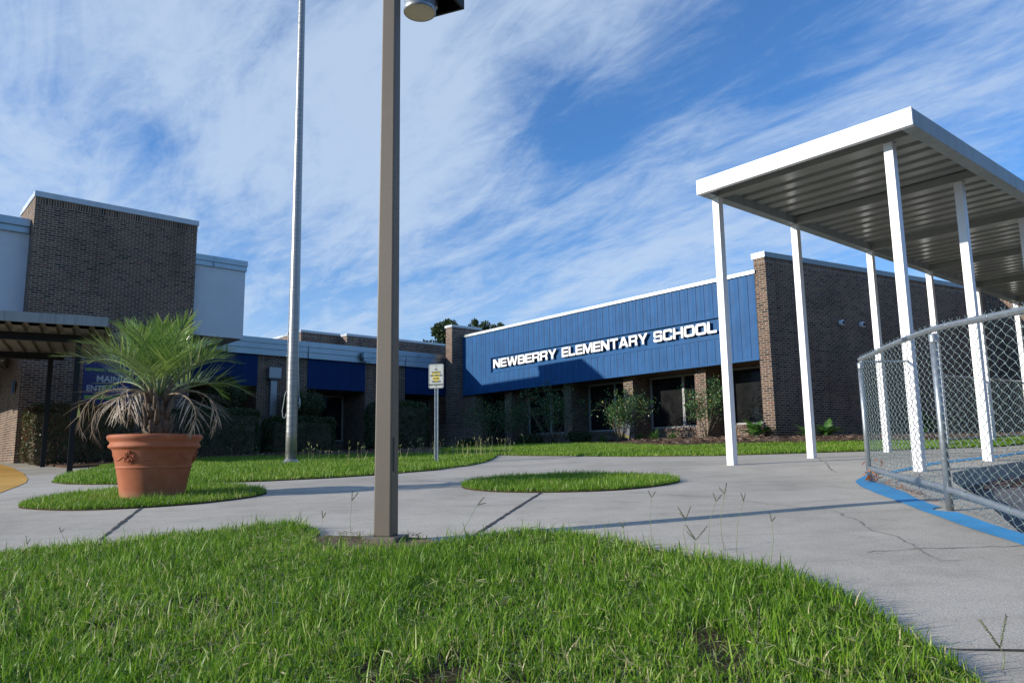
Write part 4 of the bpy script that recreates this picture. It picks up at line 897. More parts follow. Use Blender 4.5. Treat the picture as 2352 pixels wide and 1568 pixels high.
# ------------------------------------------------------------------ terracotta pot
PX, PY = -3.54, 7.55; PZ = g1(PX, PY)
def pot():
    t = thing('terracotta_pot', 'large terracotta pot with rolled rim and garland relief on the grass island', 'plant pot', (PX, PY, PZ))
    c = (PX, PY, PZ); k = .43/.43
    prof = [(.275,-.02),(.282,.0),(.300,.09),(.335,.285),(.338,.292),(.345,.297),(.345,.305),(.339,.312),(.341,.318),(.378,.462),(.385,.475),(.405,.485),(.416,.495),(.418,.508),(.405,.525),(.402,.540),(.412,.555),(.428,.572),(.434,.590),(.430,.606),(.418,.614),(.39,.616),(.37,.610),(.35,.55),(.34,.52)]
    mb = MB(); mb.lathe(c, prof, 96); mb.build('pot_body', M['terra'], t)
    mb = MB(); mb.lathe(c, [(.001,.53),(.35,.53)], 32); mb.build('potting_soil', M['soil'], t)
    def rad(z):
        for (r0, z0), (r1, z1) in zip(prof[:-1], prof[1:]):
            if z0 <= z <= z1: return r0+(r1-r0)*(z-z0)/max(z1-z0, 1e-6)
        return .35
    r2 = random.Random(4)
    orn = None
    def bead(a, z, r, out=.0): rr = rad(z)+out; orn.blob((PX+rr*math.cos(a), PY+rr*math.sin(a), PZ+z), r, 6)
    for q in range(3):
        orn = MB()
        a0 = R(-101)+q*R(120)      # medallion
        for i in range(46):
            u, v = r2.uniform(-1, 1), r2.uniform(-1, 1)
            if abs(u)+abs(v)*.85 > 1.05: continue
            bead(a0+u*.15, .40+v*.052, r2.uniform(.006, .012), .003+.010*(1-abs(u)))
        for v in (.455,.447,.436): 
            for u in (-.03, 0, .03): bead(a0+u, v, .009, .010)
        for i in range(26):       # scroll edge
            th = i/26*2*math.pi; bead(a0+.155*math.cos(th)*(1-.25*abs(math.sin(th))), .398+.056*math.sin(th), .0065, .004)
        for sgn in (-1, 1):       # swag
            for i in range(48):
                u = i/47; bead(a0+sgn*(.17+u*.66), .412-.045*math.sin(u*math.pi)+.014*u, .0062+.003*math.sin(u*math.pi), .0)
            for i in range(5): bead(a0+sgn*.175, .40-.011*i, .006, 0)
        orn.build('garland_relief', M['terra'], t)
pot()
# ------------------------------------------------------------------ feather-leaf helper
class Strips:
    """tapering leaflets as narrow two-piece strips"""
    def __init__(s): s.V = []; s.F = []; s.r = []
    def leaf(s, b, d, L, W, up, droop=0.3, rv=.5, nseg=2):
        b = np.array(b, float); d = np.array(d, float); d /= np.linalg.norm(d); w = np.cross(d, up); w /= (np.linalg.norm(w)+1e-9); i0 = len(s.V); p = b
        for k in range(nseg+1):
            ww = W*(.55, 1.0, .75, .4)[k]*.5 if k < nseg else W*.06
            s.V += [p-w*ww, p+w*ww]; s.r += [rv, rv]
            if k < nseg: p = p+d*L/nseg; d = d+np.array([0, 0, -droop/nseg]); d /= np.linalg.norm(d)
        for k in range(nseg): a = i0+2*k; s.F.append((a, a+1, a+3, a+2))
    def build(s, name, mat, parent=None, origin=None, label=None): return np_mesh(name, np.array(s.V), np.array(s.F), mat, np.array(s.r), parent, origin, label=label)
def frond(parent, base, az, el, L, curl, nl, ll, lw, mat, smat, dead=False, rs=None, stem=.32, name='frond', vang=.5, spread=.9, sthick=.011, fw0=.35, dr=.2, wild=.07):
    rs = rs or random; n = 22; p = np.array(base, float); e = el; pts = [p.copy()]; dirs = []
    for i in range(n):
        d = np.array([math.cos(e)*math.sin(az), math.cos(e)*math.cos(az), math.sin(e)]); dirs.append(d); p = p+d*L/n; pts.append(p.copy()); e -= curl/n*(0.4+1.5*i/n)
    S = Strips(); 
    for i in range(nl):
        t = stem+(1-stem)*(i+.5)/nl; f = t*n; k = min(int(f), n-1); q = pts[k]+(pts[k+1]-pts[k])*(f-k); d = dirs[k]
        side = np.cross(d, [0, 0, 1]); side /= (np.linalg.norm(side)+1e-9); up = np.cross(side, d)
        u = (t-stem)/(1-stem); fwd = fw0+1.3*u*u; l = ll*(.55+.9*math.sin(min(1, u*1.15+.12)*math.pi)**.7*.6+.0)*rs.uniform(.82, 1.1)*(1-.35*u)
        for sg in (-1, 1):
            if dead and rs.random() < .12: continue
            dd = side*sg*spread+d*fwd+up*(vang*rs.uniform(.5, 1.4) if not dead else rs.uniform(-.5, .3))+np.array([rs.gauss(0, wild) for _ in range(3)])
            S.leaf(q, dd, l, lw*rs.uniform(.8, 1.2), up, dr*rs.uniform(.2, 1.8), min(1, max(0, rs.gauss(.5, .22))), 3)
    f = S.build(name, mat, parent, label='dry brown frond hanging over the pot rim' if dead and name == 'frond' and curl > 2 else None)
    mb = MB(); mb.tube(pts, [sthick*(1-.8*i/n)+.0015 for i in range(n+1)], 6); mb.build('stalk', smat, f)
    return f
def palm():
    t = thing('palm', 'small feather palm with arching green fronds and dead grey skirt in the terracotta pot', 'palm', (PX, PY, PZ+.53)); rs = random.Random(21)
    z0 = PZ+.53; mb = MB(); c = (PX-.0, PY, z0)
    prof = [(.115,-.01),(.118,.03),(.112,.05),(.122,.075),(.115,.10),(.128,.13),(.12,.17),(.105,.24),(.09,.36),(.06,.46),(.03,.50)]
    mb.lathe(c, prof, 28)
    mb.build('trunk', M['bark'], t)
    for i in range(30):       # old leaf bases
        a = i*2.4; zz = z0+.05+.013*i; r = .105-.0015*i; b = (PX+r*math.cos(a), PY+r*math.sin(a), zz); L = rs.uniform(.12, .24); o = rs.uniform(.25, .55)
        m2 = MB(); m2.tube([b, (b[0]+math.cos(a)*L*o*.5, b[1]+math.sin(a)*L*o*.5, zz+L*.55), (b[0]+math.cos(a)*L*o, b[1]+math.sin(a)*L*o, zz+L)], [.030, .022, .010], 6); m2.build('leaf_base', M['bark'], t)
    hb_ = z0+.50
    for i in range(25):
        a = i*2.39996+.3; u = i/24; el = R(88-58*u+rs.uniform(-7, 7)); L = rs.uniform(.72, .86)*(1+.16*u)
        frond(t, (PX+.04*math.sin(a), PY+.04*math.cos(a), hb_-.06*u), a, el, L, rs.uniform(.35, .85)+.6*u, 28, .42, .0105, M['palm'], M['rachis'], False, rs, .26, vang=.36, spread=.72, fw0=.65, dr=.10, wild=.12)
    deads = [(-96, 24, .98, 2.3), (-110, 10, .84, 2.3), (-165, 26, .54, 2.9), (-148, 28, .60, 2.8), (94, 22, .86, 2.4), (114, 14, .78, 2.5)]
    for az, el, L, cu in deads: frond(t, (PX+.04*math.sin(R(az)), PY+.04*math.cos(R(az)), hb_-.04), R(az), R(el), L, cu, 20, .34, .0095, M['palmdead'], M['rachisdead'], True, rs, .40, vang=0, spread=.8, fw0=.7, dr=.45, wild=.16)
palm()
# ------------------------------------------------------------------ chain link fences
def chain_fence(name, label, pts, h, posts, rails=(True, True), pitch=.060, wire=.0021, pr=.024, rr=.0205, group=None, detail=3, postmat=None, endrings=True, zoff=0.0):
    P = [np.array(p, float) for p in pts]; t = thing(name, label, 'fence', (P[0][0], P[0][1], g1(*P[0])), group)
    for (x, y) in posts:
        z = g1(x, y)+zoff; mb = MB(); mb.tube([(x, y, z-.03), (x, y, z+h-.045)], pr, 18); q = mb.build('post', M['galv'], t)
        mb = MB(); mb.lathe((x, y, z+h-.085), [(pr+.003,0),(pr+.003,.045),(pr*.8,.055)], 18); mb.build('post_cap', M['galv'], q)
        if endrings:
            for k in (.28, .52, .76): mb = MB(); mb.lathe((x, y, z+h*k), [(pr+.0005,-.002),(pr+.003,0),(pr+.0005,.002)], 16); mb.build('tie_wire', M['galv'], q)
    # rails follow the ground
    L = [0]; 
    for a, b in zip(P[:-1], P[1:]): L.append(L[-1]+np.hypot(*(b-a)))
    def at(s):
        s = min(max(s, 0), L[-1]-1e-6)
        for i in range(len(P)-1):
            if s <= L[i+1]: u = (s-L[i])/(L[i+1]-L[i]); d = (P[i+1]-P[i])/(L[i+1]-L[i]); return P[i]+(P[i+1]-P[i])*u, d
        return P[-1], d
    S = np.arange(0, L[-1], .15).tolist()+[L[-1]]
    for on, zz, nm in ((rails[0], h-.0, 'top_rail'), (rails[1], .135, 'bottom_rail')):
        if on:
            mb = MB(); pp = [(*at(s)[0], g1(*at(s)[0])+zoff+zz) for s in S]; mb.tube(pp, rr, 14); o = mb.build(nm, M['galv'], t)
            if endrings:
                for s in np.arange(.35, L[-1], .61):
                    q, d = at(s); c = Vector((q[0], q[1], g1(*q)+zoff+zz)); m2 = MB(); dv = Vector((d[0], d[1], 0)); nv = Vector((-d[1], d[0], 0))
                    m2.tube([c+(nv*math.cos(a)+Vector((0,0,1))*math.sin(a))*(rr+.0015)+dv*.006*math.sin(a*.5) for a in [i*math.pi/6 for i in range(13)]], .0018, 4, cap=False); m2.build('tie_wire', M['galvgreen'], o)
    # woven wires
    half = pitch/2; nz = int((h-.02)/half); V = []; F = []; K = 4
    zoffs = .03; cnt = int(L[-1]/pitch)
    for w in range(cnt+1):
        s0 = w*pitch; pt = []
        for k in range(nz+1):
            sg = (1 if k % 2 else -1)*(1 if w % 2 else -1)
            for j in range(detail if k < nz else 1):
                f = j/detail; ss = s0+half*1.04*(sg+(-2*sg)*(f)); q, d = at(ss); nb = .0035*math.sin(math.pi*(k+f)+.0)+.0035*math.cos(math.pi*(k+f))
                nv = np.array([-d[1], d[0]]); x, y = q+nv*nb*(1 if True else 0); pt.append((x, y, zoffs+(k+f)*half, d))
        # twisted barb at both ends
        q, d = at(s0); g0 = 0
        top = pt[-1]; e = (1 if nz % 2 else -1)*(1 if w % 2 else -1)
        pt.append((top[0]-d[0]*.012*e, top[1]-d[1]*.012*e, top[2]+.014, d)); pt.append((top[0]-d[0]*.030*e, top[1]-d[1]*.030*e, top[2]+.030, d))
        arr = np.array([(a, b, c) for a, b, c, _ in pt]); gzv = gz(arr[:, 0], arr[:, 1])+zoff; arr[:, 2] += gzv
        T = np.gradient(arr, axis=0); T /= np.linalg.norm(T, axis=1)[:, None]; nv = np.array([-d[1], d[0], 0]); A = np.tile(nv, (len(arr), 1)); Bv = np.cross(T, A); Bv /= np.linalg.norm(Bv, axis=1)[:, None]
        base = len(V)*0+sum(len(v) for v in V)
        ring_ = np.stack([arr+A*wire, arr+Bv*wire, arr-A*wire, arr-Bv*wire], 1).reshape(-1, 3); V.append(ring_); n = len(arr); ii = np.arange(n-1)[:, None]*K+np.arange(K)[None]; jj = np.arange(n-1)[:, None]*K+(np.arange(K)+1)[None] % K
        F.append((np.stack([ii, jj, jj+K, ii+K], -1).reshape(-1, 4)+base))
    np_mesh('chain_link_mesh', np.concatenate(V), np.concatenate(F), M['galvgreen'], None, t, smooth=True)
    return t
f1 = gp(1998, 1106)[:2]; f2 = gp(2182, 1172)[:2]; dd = (f2-f1)/np.hypot(*(f2-f1)); 
def rot(v, a): c, s = math.cos(a), math.sin(a); return np.array([c*v[0]-s*v[1], s*v[0]+c*v[1]])
f3 = f2+rot(dd, R(4.6))*2.5; f4 = f3+rot(dd, R(6))*2.0
arc = [f1, f1*.5+f2*.5-rot(dd, math.pi/2)*.02, f2, f2*.5+f3*.5-rot(dd, math.pi/2)*.02, f3]
chain_fence('chain_link_fence', 'waist high chain link fence curving along the blue painted line', arc, 1.19, [f1, f2, f3])
r1p = WK.p(0, 2.3, 0)[:2]
chain_fence('chain_link_fence', 'short chain link panel from the curved fence end back to the walkway post', [f1+np.array([.03,.05]), np.array(r1p)], 1.17, [], rails=(True, False), rr=.010, endrings=False)
bk = [WK.p(6.9, -.09, 0)[:2], WK.p(11.8, -.09, 0)[:2], WK.p(18, -.09, 0)[:2]]
chain_fence('chain_link_fence', 'far chain link fence running behind the white walkway posts', [np.array(q) for q in bk], 1.36, [WK.p(s, -.09, 0)[:2] for s in (9.0, 14.0, 17.5)], pitch=.09, wire=.003, detail=2, endrings=False, pr=.03, rr=.022)
# dry leaves caught at the foot of the first fence post
def leafclump():
    S = Strips(); rs = random.Random(5); c = np.array([*(f1*.94+f2*.06), 0]); z = g1(*c[:2]); t0 = (c[0], c[1], z)
    for i in range(46):
        a = rs.uniform(0, 6.28); r = abs(rs.gauss(0, .06)); b = (c[0]+r*math.cos(a)+.02, c[1]+r*math.sin(a)-.02, z+.01+abs(rs.gauss(.06, .05)))
        S.leaf(b, (rs.gauss(0,1), rs.gauss(0,1), rs.gauss(0,.7)), rs.uniform(.03,.08), rs.uniform(.014,.026), (rs.gauss(0,.5), rs.gauss(0,.5), 1), rs.uniform(-1.5,2), rs.random(), 3)
    for i in range(14):
        a = rs.uniform(2.5, 4.2); S.leaf((c[0], c[1], z+.03+rs.uniform(0,.05)), (math.cos(a), math.sin(a)*.8, rs.uniform(-.3,.2)), rs.uniform(.08,.16), .004, (0,0,1), .4, .0, 3)
    tag(S.build('dry_leaves', M['dryleaf'], None, t0), 'clump of dry orange brown leaves at the foot of the first fence post', 'leaves')
leafclump()
# ------------------------------------------------------------------ hedges and shrubs
def leafcloud(name, P, Nn, size, mat, parent, squash=.55, label=None):
    n = len(P); P = np.asarray(P); Nn = np.asarray(Nn); d = rng.normal(0, 1, (n, 3))+Nn*.9; d /= np.linalg.norm(d, axis=1)[:, None]
    r = rng.normal(0, 1, (n, 3)); w = np.cross(d, r); w /= np.linalg.norm(w, axis=1)[:, None]; L = size*rng.uniform(.6, 1.35, n)[:, None]; up = np.cross(d, w)
    V = np.stack([P, P+d*L*.5+w*L*squash*.5+up*L*.08, P+d*L, P+d*L*.5-w*L*squash*.5+up*L*.08], 1).reshape(-1, 3); F = np.arange(4*n).reshape(-1, 4)
    return np_mesh(name, V, F, mat, np.repeat(rng.uniform(0, 1, n), 4), parent, label=label)
def noise3(P, k, seed):
    r2 = np.random.default_rng(seed); f = np.zeros(len(P))
    for i in range(10): f += np.sin(P@(r2.normal(0, 1, 3)*k)+r2.uniform(0, 6.28))
    return f/3.2
def hedge_box(name, label, F, s0, s1, n0, n1, h, n, mat, size=.055, rnd=.18, cat='hedge', wob=.05, group=None, core='twig', z0=None):
    c = F.p((s0+s1)/2, (n0+n1)/2, 0); zb = g1(c[0], c[1]) if z0 is None else z0; t = thing(name, label, cat, (c[0], c[1], zb), group)
    hs, hn, hh = (s1-s0)/2, (n1-n0)/2, h/2
    q = rng.uniform(-1, 1, (n, 3)); ax = rng.choice(3, n, p=np.array([hn*hh, hs*hh, hs*hn*1.2])/(hn*hh+hs*hh+hs*hn*1.2)); sg = np.where(rng.uniform(0, 1, n) < .5, -1, 1); q[np.arange(n), ax] = sg
    q[(ax == 2) & (sg < 0), 2] = 1
    nrm = np.zeros((n, 3)); nrm[np.arange(n), ax] = q[np.arange(n), ax]
    loc = q*np.array([hs, hn, hh]); inn = np.array([hs-rnd, hn-rnd, hh-rnd]); cl = np.clip(loc, -inn, inn); off = loc-cl; ln = np.linalg.norm(off, axis=1); m_ = ln > rnd; off[m_] *= (rnd/ln[m_])[:, None]; loc = cl+off
    loc += nrm*(noise3(loc, 3.0, 1)*wob+noise3(loc, 9.0, 2)*wob*.6+rng.normal(-.03, .035, n))[:, None]
    d = np.array(F.d); nv = np.array(F.n); W = np.array([c[0], c[1], zb+hh])+loc[:, :1]*d+loc[:, 1:2]*nv+loc[:, 2:]*np.array([0, 0, 1]); NW = nrm[:, :1]*d+nrm[:, 1:2]*nv+nrm[:, 2:]*np.array([0, 0, 1])
    leafcloud('foliage', W, NW, size, mat, t)
    mb = MB(); mb.obox(F, s0+.13, s1-.13, n0+.13, n1-.13, zb-.02, zb+h-.13); mb.build('inner_branches', M[core], t, bevel=.1)
    return t
def shrub(name, label, c, rx, rz, zc, n, mat, size=.06, cat='shrub', stem=True, lumps=9, seed=1, solid=True, stems=3, group=None, parent=None):
    rs = np.random.default_rng(seed); zb = g1(c[0], c[1]); t = thing(name, label, cat, (c[0], c[1], zb), group)
    C_ = []; 
    for i in range(lumps):
        v = rs.normal(0, 1, 3); v /= np.linalg.norm(v); C_.append((v*np.array([rx, rx, rz])*.62, rs.uniform(.35, .5)))
    P = []; Nn = []
    per = n//(lumps+1)
    for cc, f in C_+[(np.zeros(3), .75)]:
        v = rs.normal(0, 1, (per, 3)); v /= np.linalg.norm(v, axis=1)[:, None]; r = rs.uniform(.55, 1.05, per)**.5
        P.append(cc+v*np.array([rx, rx, rz])*f*r[:, None]); Nn.append(v)
    P = np.concatenate(P)+np.array([c[0], c[1], zb+zc]); leafcloud('foliage', P, np.concatenate(Nn), size, mat, t)
    if stem:
        for k in range(stems):
            a = k*2.1+seed; mb = MB(); mb.tube([(c[0]+.03*math.cos(a), c[1]+.03*math.sin(a), zb-.02), (c[0]+.10*math.cos(a), c[1]+.1*math.sin(a), zb+(zc-rz)*.6+.1), (c[0]+rx*.4*math.cos(a), c[1]+rx*.4*math.sin(a), zb+zc)], [.03, .022, .01], 7); mb.build('stem', M['bark'], t)
    return t
sa = FL.at(66, 1000, 3.8)[0]; sb = FL.at(300, 1000, 3.3)[0]
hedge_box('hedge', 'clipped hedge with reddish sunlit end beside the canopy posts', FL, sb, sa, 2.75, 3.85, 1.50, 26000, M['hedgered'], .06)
s3, s4 = FL.at(595, 980, 2.2)[0], FL.at(330, 980, 2.6)[0]
hedge_box('hedge', 'dark clipped hedge behind the potted palm', FL, s3, min(s4, sb-.1), 1.2, 2.4, 1.50, 26000, M['hedge'], .06, z0=g1(*FL.p((s3+s4)/2, 1.8, 0)[:2]))
s5, s6 = FL.at(775, 1000, 1.5)[0], FL.at(625, 1000, 1.5)[0]
hedge_box('hedge', 'dark square hedge left of the flagpole foot with reddish top', FL, s5, s6, .5, 1.5, 1.25, 14000, M['hedge'], .065)
s7, s8 = FL.at(992, 980, 1.3)[0], FL.at(860, 980, 1.3)[0]
hedge_box('hedge', 'tall rounded dark hedge between the lamp post and notice sign', FL, s7, s8, .3, 1.4, 1.95, 14000, M['hedge'], .075, rnd=.42)
def shrub_px(px, py_top, py_bot, wpx, n_off, **k):
    s, _ = FL.at(px, 950, n_off); c = FL.p(s, n_off, 0); D = c[1]; zt = aty(px, py_top, D)[2]; zb = aty(px, py_bot, D)[2]; g = g1(c[0], c[1])
    return shrub('shrub', k.pop('label'), c, wpx/2/1740*D, (zt-zb)/2, (zt+zb)/2-g, k.pop('n', 6000), M['hedge'], k.pop('size', .07), **k)
shrub_px(508, 864, 960, 108, .9, label='dark bushy shrub rising above the hedge right of the palm', n=9000, seed=3)
shrub_px(700, 878, 962, 100, .9, label='small dark tree like shrub with bare stem right of the flagpole', n=6500, seed=5, lumps=12)
# hedge in the corner, right of the notice sign
# ------------------------------------------------------------------ rose bushes along the facade
def rose(label, c, rx, h, n, seed, lean=0.0, flowers=4, dens=1.0):
    rs = random.Random(seed); zb = g1(c[0], c[1]); t = thing('rose_bush', label, 'rose bush', (c[0], c[1], zb), 'rose bushes along the school wall')
    tips = []; st_ = MB()
    for i in range(n):
        a = rs.uniform(0, 6.28); r = rx*rs.uniform(.35, 1.0); hh = h*rs.uniform(.6, 1.0)*(1-.2*(r/rx)); p = [(c[0]+rs.gauss(0,.03), c[1]+rs.gauss(0,.03), zb-.02)]
        for k in (.33, .66, 1.0): p.append((c[0]+r*math.cos(a)*k**.75+rs.gauss(0,.05)+lean*k, c[1]+r*math.sin(a)*k**.75*.6+rs.gauss(0,.05), zb+hh*k))
        st_.tube(p, [.016, .011, .007, .003], 5)
        for k in range(4):
            b = Vector(p[1+k//2]).lerp(Vector(p[2+k//2 if 2+k//2 < 4 else 3]), rs.random()); q = b+Vector((rs.gauss(0,.18), rs.gauss(0,.12), rs.uniform(.05,.28))); st_.tube([b, (b+q)/2+Vector((0,0,.03)), q], [.006,.004,.002], 4); tips.append((q, .10))
        tips.append((Vector(p[3]), .15)); tips.append((Vector(p[2]).lerp(Vector(p[3]), .5), .10))
    st_.build('stems', M['twig'], t)
    P = []; 
    for q, s in tips:
        if rs.random() > .9: continue
        m_ = int(rs.uniform(16, 42)*dens); 
        P.append(np.array(q)+rng.normal(0, 1, (m_, 3))*np.array([s, s, s*.85])*rs.uniform(.7,1.35))
    P = np.concatenate(P); leafcloud('foliage', P, rng.normal(0, .5, P.shape)+[0,0,-.1], .058, M['rose'], t, .62)
    for i in range(flowers):
        q = tips[rs.randrange(len(tips))][0]; S = Strips()
        for k in range(14): S.leaf(q, (rs.gauss(0,1), rs.gauss(0,1), rs.gauss(.3,.6)), .045, .035, (0,0,1), rs.uniform(0,1), rs.random(), 2)
        S.build('flower', M['petal'], t)
def fpos(px, n, py=990): s, _ = FB.at(px, py, n); return FB.p(s, n, 0)
rose('straggly rose bush in deep shade left of the first window', fpos(1125, 1.6), .95, 1.95, 13, 2, flowers=3)
rose('tall thin rose bush against the second brick pillar from the left', fpos(1195, .7), .75, 1.9, 10, 8, flowers=3)
rose('tall open rose bush with pink blooms beside the third pillar', fpos(1270, .9), 1.15, 2.35, 15, 3, flowers=6)
rose('half sunlit rose bush spreading over the small yard sign', fpos(1425, .8), 1.0, 1.85, 15, 4, flowers=0, dens=1.1)
rose('sunlit rose bush against the pillar left of the first white post', fpos(1622, .35), .68, 1.95, 10, 6, flowers=0, dens=1.2)
# low dark planting at the wall foot
for i, (px, n_, w, h, lb) in enumerate(((1215,.4,1.0,.45,'low dark shrub under the roses near the corner'),(1330,.35,.8,.40,'low dark shrub at the foot of the third pillar'),(1075,1.5,.8,.35,'low dark clump before the low brick wall'))):
    c = fpos(px, n_); shrub('low_shrub', lb, c, w*.6, h*.55, h*.5, 3500, M['hedge'], .06, stem=True, seed=30+i, stems=2)
def tuft(name, label, c, n, L, W, mat, spread=.5, cat='grass tuft', seed=1):
    rs = random.Random(seed); S = Strips(); z = g1(c[0], c[1])
    for i in range(n):
        a = rs.uniform(0, 6.28); e = R(rs.uniform(35, 85)); S.leaf((c[0]+rs.gauss(0,.05), c[1]+rs.gauss(0,.05), z+.03), (math.cos(a)*math.cos(e), math.sin(a)*math.cos(e), math.sin(e)), L*rs.uniform(.5,1.1), W, (0,0,1), rs.uniform(.3, 1.4)*spread, rs.random(), 3)
    tag(S.build(name, mat, None, (c[0], c[1], z)), label, cat, 'strappy tufts at the wall foot')
for i, (px, n_, L, lb) in enumerate(((1505,.35,.42,'strappy green tuft just right of the yard sign'),(1545,.25,.38,'strappy tuft at the brick sill between two roses'),(1470,.3,.36,'dark strappy tuft right beside the half sunlit rose'),(1385,.4,.34,'dark strappy tuft left of the yard sign'))):
    tuft('liriope_tuft', lb, fpos(px, n_, 1008), 90, L, .014, M['coontie'], 1.0, seed=40+i)
c = FC.p(4.1, .55, 0); tuft('liriope_tuft', 'pale strappy tuft in the straw along the shaded brick wall', c, 60, .42, .013, M['weed'], .9, seed=50)
def cycad(label, c, n, L, seed):
    rs = random.Random(seed); z = g1(c[0], c[1])+.04; t = thing('coontie_fern', label, 'fern', (c[0], c[1], z), 'ferny cycads in the pine straw')
    for i in range(n): a = rs.uniform(0, 6.28); frond(t, (c[0], c[1], z), a, R(rs.uniform(35, 80)), L*rs.uniform(.7, 1.1), rs.uniform(.6, 1.4), 26, .17, .020, M['coontie'], M['rachis'], False, rs, .25, vang=.2, spread=.8, sthick=.006)
cycad('ferny cycad in front of the rightmost window', fpos(1735, .35, 1008), 16, .62, 3)
cycad('ferny cycad at the foot of the corner pillar', FC.p(.55, .6, 0), 11, .50, 4)
cycad('round ferny cycad just right of the corner pillar', FC.p(1.15, .75, 0), 14, .55, 7)
cycad('broad ferny cycad by the shaded wall left of the fence post', FC.p(5.15, .9, 0), 26, .85, 9)
mb = MB(); c = FC.p(5.6, 1.3, 0); z = g1(c[0], c[1]); rs = random.Random(3)
mb.blob((c[0], c[1], z+.12), .2, 10, (1.2, .8, .75)); me = mb.mesh('boulder')
for v in me.vertices: k = 1+.12*math.sin(v.co.x*17)+.1*math.sin(v.co.y*23+v.co.z*11); v.co = Vector((c[0], c[1], z+.1))+(v.co-Vector((c[0], c[1], z+.1)))*k
tag(link_mesh('boulder', me, simple('tan_stone', (.32,.19,.11), .9, var=.3, scale=5, bstr=.8), None, (c[0], c[1], z)), 'small tan stone beside the broad cycad at the brick wall', 'stone')
# ------------------------------------------------------------------ yard sign
def yard_sign():
    c = fpos(1435, .75, 1005); F = Frame(c[:2], FB.az+180+14, -1)
    if (np.array(F.n)@np.array([-c[0], -c[1], 0])) < 0: F.n = -F.n
    z = g1(c[0], c[1]); t = thing('yard_sign', 'small weathered yard sign with yellow foot tilted under the rose bush', 'sign', (c[0], c[1], z)); w = .26
    z0, z1 = z+.18, z+.62; tl = .05
    mb = MB(); mb.box8([F.p(-w,0,z0+.06),F.p(w,0,z0-.06),F.p(w,.012,z0-.06),F.p(-w,.012,z0+.06),F.p(-w,-tl,z1+.06),F.p(w,-tl,z1-.06),F.p(w,.012-tl,z1-.06),F.p(-w,.012-tl,z1+.06)]); mb.build('panel', simple('faded_sign', (.09,.10,.115), .6, var=.7, scale=30), t)
    mb = MB(); mb.box8([F.p(-w,.0125,z0+.06),F.p(w,.0125,z0-.06),F.p(w,.015,z0-.06),F.p(-w,.015,z0+.06),F.p(-w,.006,z0+.15),F.p(w,.006,z0+.03),F.p(w,.009,z0+.03),F.p(-w,.009,z0+.15)]); mb.build('yellow_band', simple('faded_yellow', (.14,.12,.03), .7, var=.5, scale=20), t)
    for s in (-.2, .2): mb = MB(); mb.tube([F.p(s, 0, z-.05), F.p(s, 0, z0+.05)], .005, 6); mb.build('leg', M['galv'], t)
yard_sign()
# ------------------------------------------------------------------ yellow pennant on a leaning rod by the hedge
def pennant():
    b = aty(205, 1070, 17.6); z = g1(b[0], b[1]); k = aty(181, 932, 17.6); t = thing('pennant', 'pale yellow triangular pennant on a thin leaning rod before the left hedge', 'pennant', (float(b[0]), float(b[1]), z))
    mb = MB(); mb.tube([(b[0], b[1], z-.03), tuple(aty(190, 965, 17.6)), tuple(k)], .008, 6); mb.build('rod', M['black'], t)
    mb = MB(); a, c1, c2 = aty(181, 927, 17.6), aty(176, 958, 17.6), aty(187, 957, 17.6); n = np.array([0, .012, 0])
    mb.face([a, c1, c2]); mb.face([a+n, c2+n, c1+n]); mb.face([a, a+n, c1+n, c1]); mb.face([c1, c1+n, c2+n, c2]); mb.face([c2, c2+n, a+n, a]); mb.build('flag', simple('pale_yellow', (.75,.70,.22), .6), t)
pennant()
# ------------------------------------------------------------------ trees beyond the roof
def tree(label, px, py, y, rx, rz, n, seed, size=.30, open_=False):
    c = aty(px, py, y); x, zc = float(c[0]), float(c[2]); zb = 0.4; t = thing('oak_tree', label, 'tree', (x, y, zb)); rs = np.random.default_rng(seed)
    mb = MB(); mb.tube([(x+.3, y, zb-.3), (x+.1, y, zb+(zc-zb)*.4), (x, y, zc-rz*.4), (x-.2, y, zc+rz*.4)], [.38, .28, .18, .06], 9)
    lumps = 14 if not open_ else 22; P = []; Nn = []
    for i in range(lumps):
        v = rs.normal(0, 1, 3); v /= np.linalg.norm(v); f = rs.uniform(.5, .95); cc = v*np.array([rx, rx, rz])*f; r = rs.uniform(.24, .42)*(1 if not open_ else .62)
        q = np.array([x, y, zc])+cc; mb.tube([(x, y, zc-rz*.35), tuple((np.array([x, y, zc-rz*.35])+q)/2+[0,0,.2]), tuple(q)], [.10, .06, .025], 5)
        m_ = n//lumps; w = rs.normal(0, 1, (m_, 3)); w /= np.linalg.norm(w, axis=1)[:, None]; P.append(q+w*np.array([rx, rx, rz])*r*(rs.uniform(.2, 1.05, m_)[:, None])**.6); Nn.append(w)
    mb.build('trunk', M['bark'], t); leafcloud('crown', np.concatenate(P), np.concatenate(Nn), size, M['oak'], t, .6)
tree('dense dark oak crown showing left of the inner brick pier', 1028, 790, 58, 1.9, 1.9, 8000, 2, .24)
tree('open topped oak above the left end of the blue fascia', 1104, 764, 62, 1.15, 1.25, 2000, 5, .17, True)
tree('small oak crown just right of the open oak over the fascia', 1150, 764, 64, 1.05, .85, 1500, 9, .17, True)
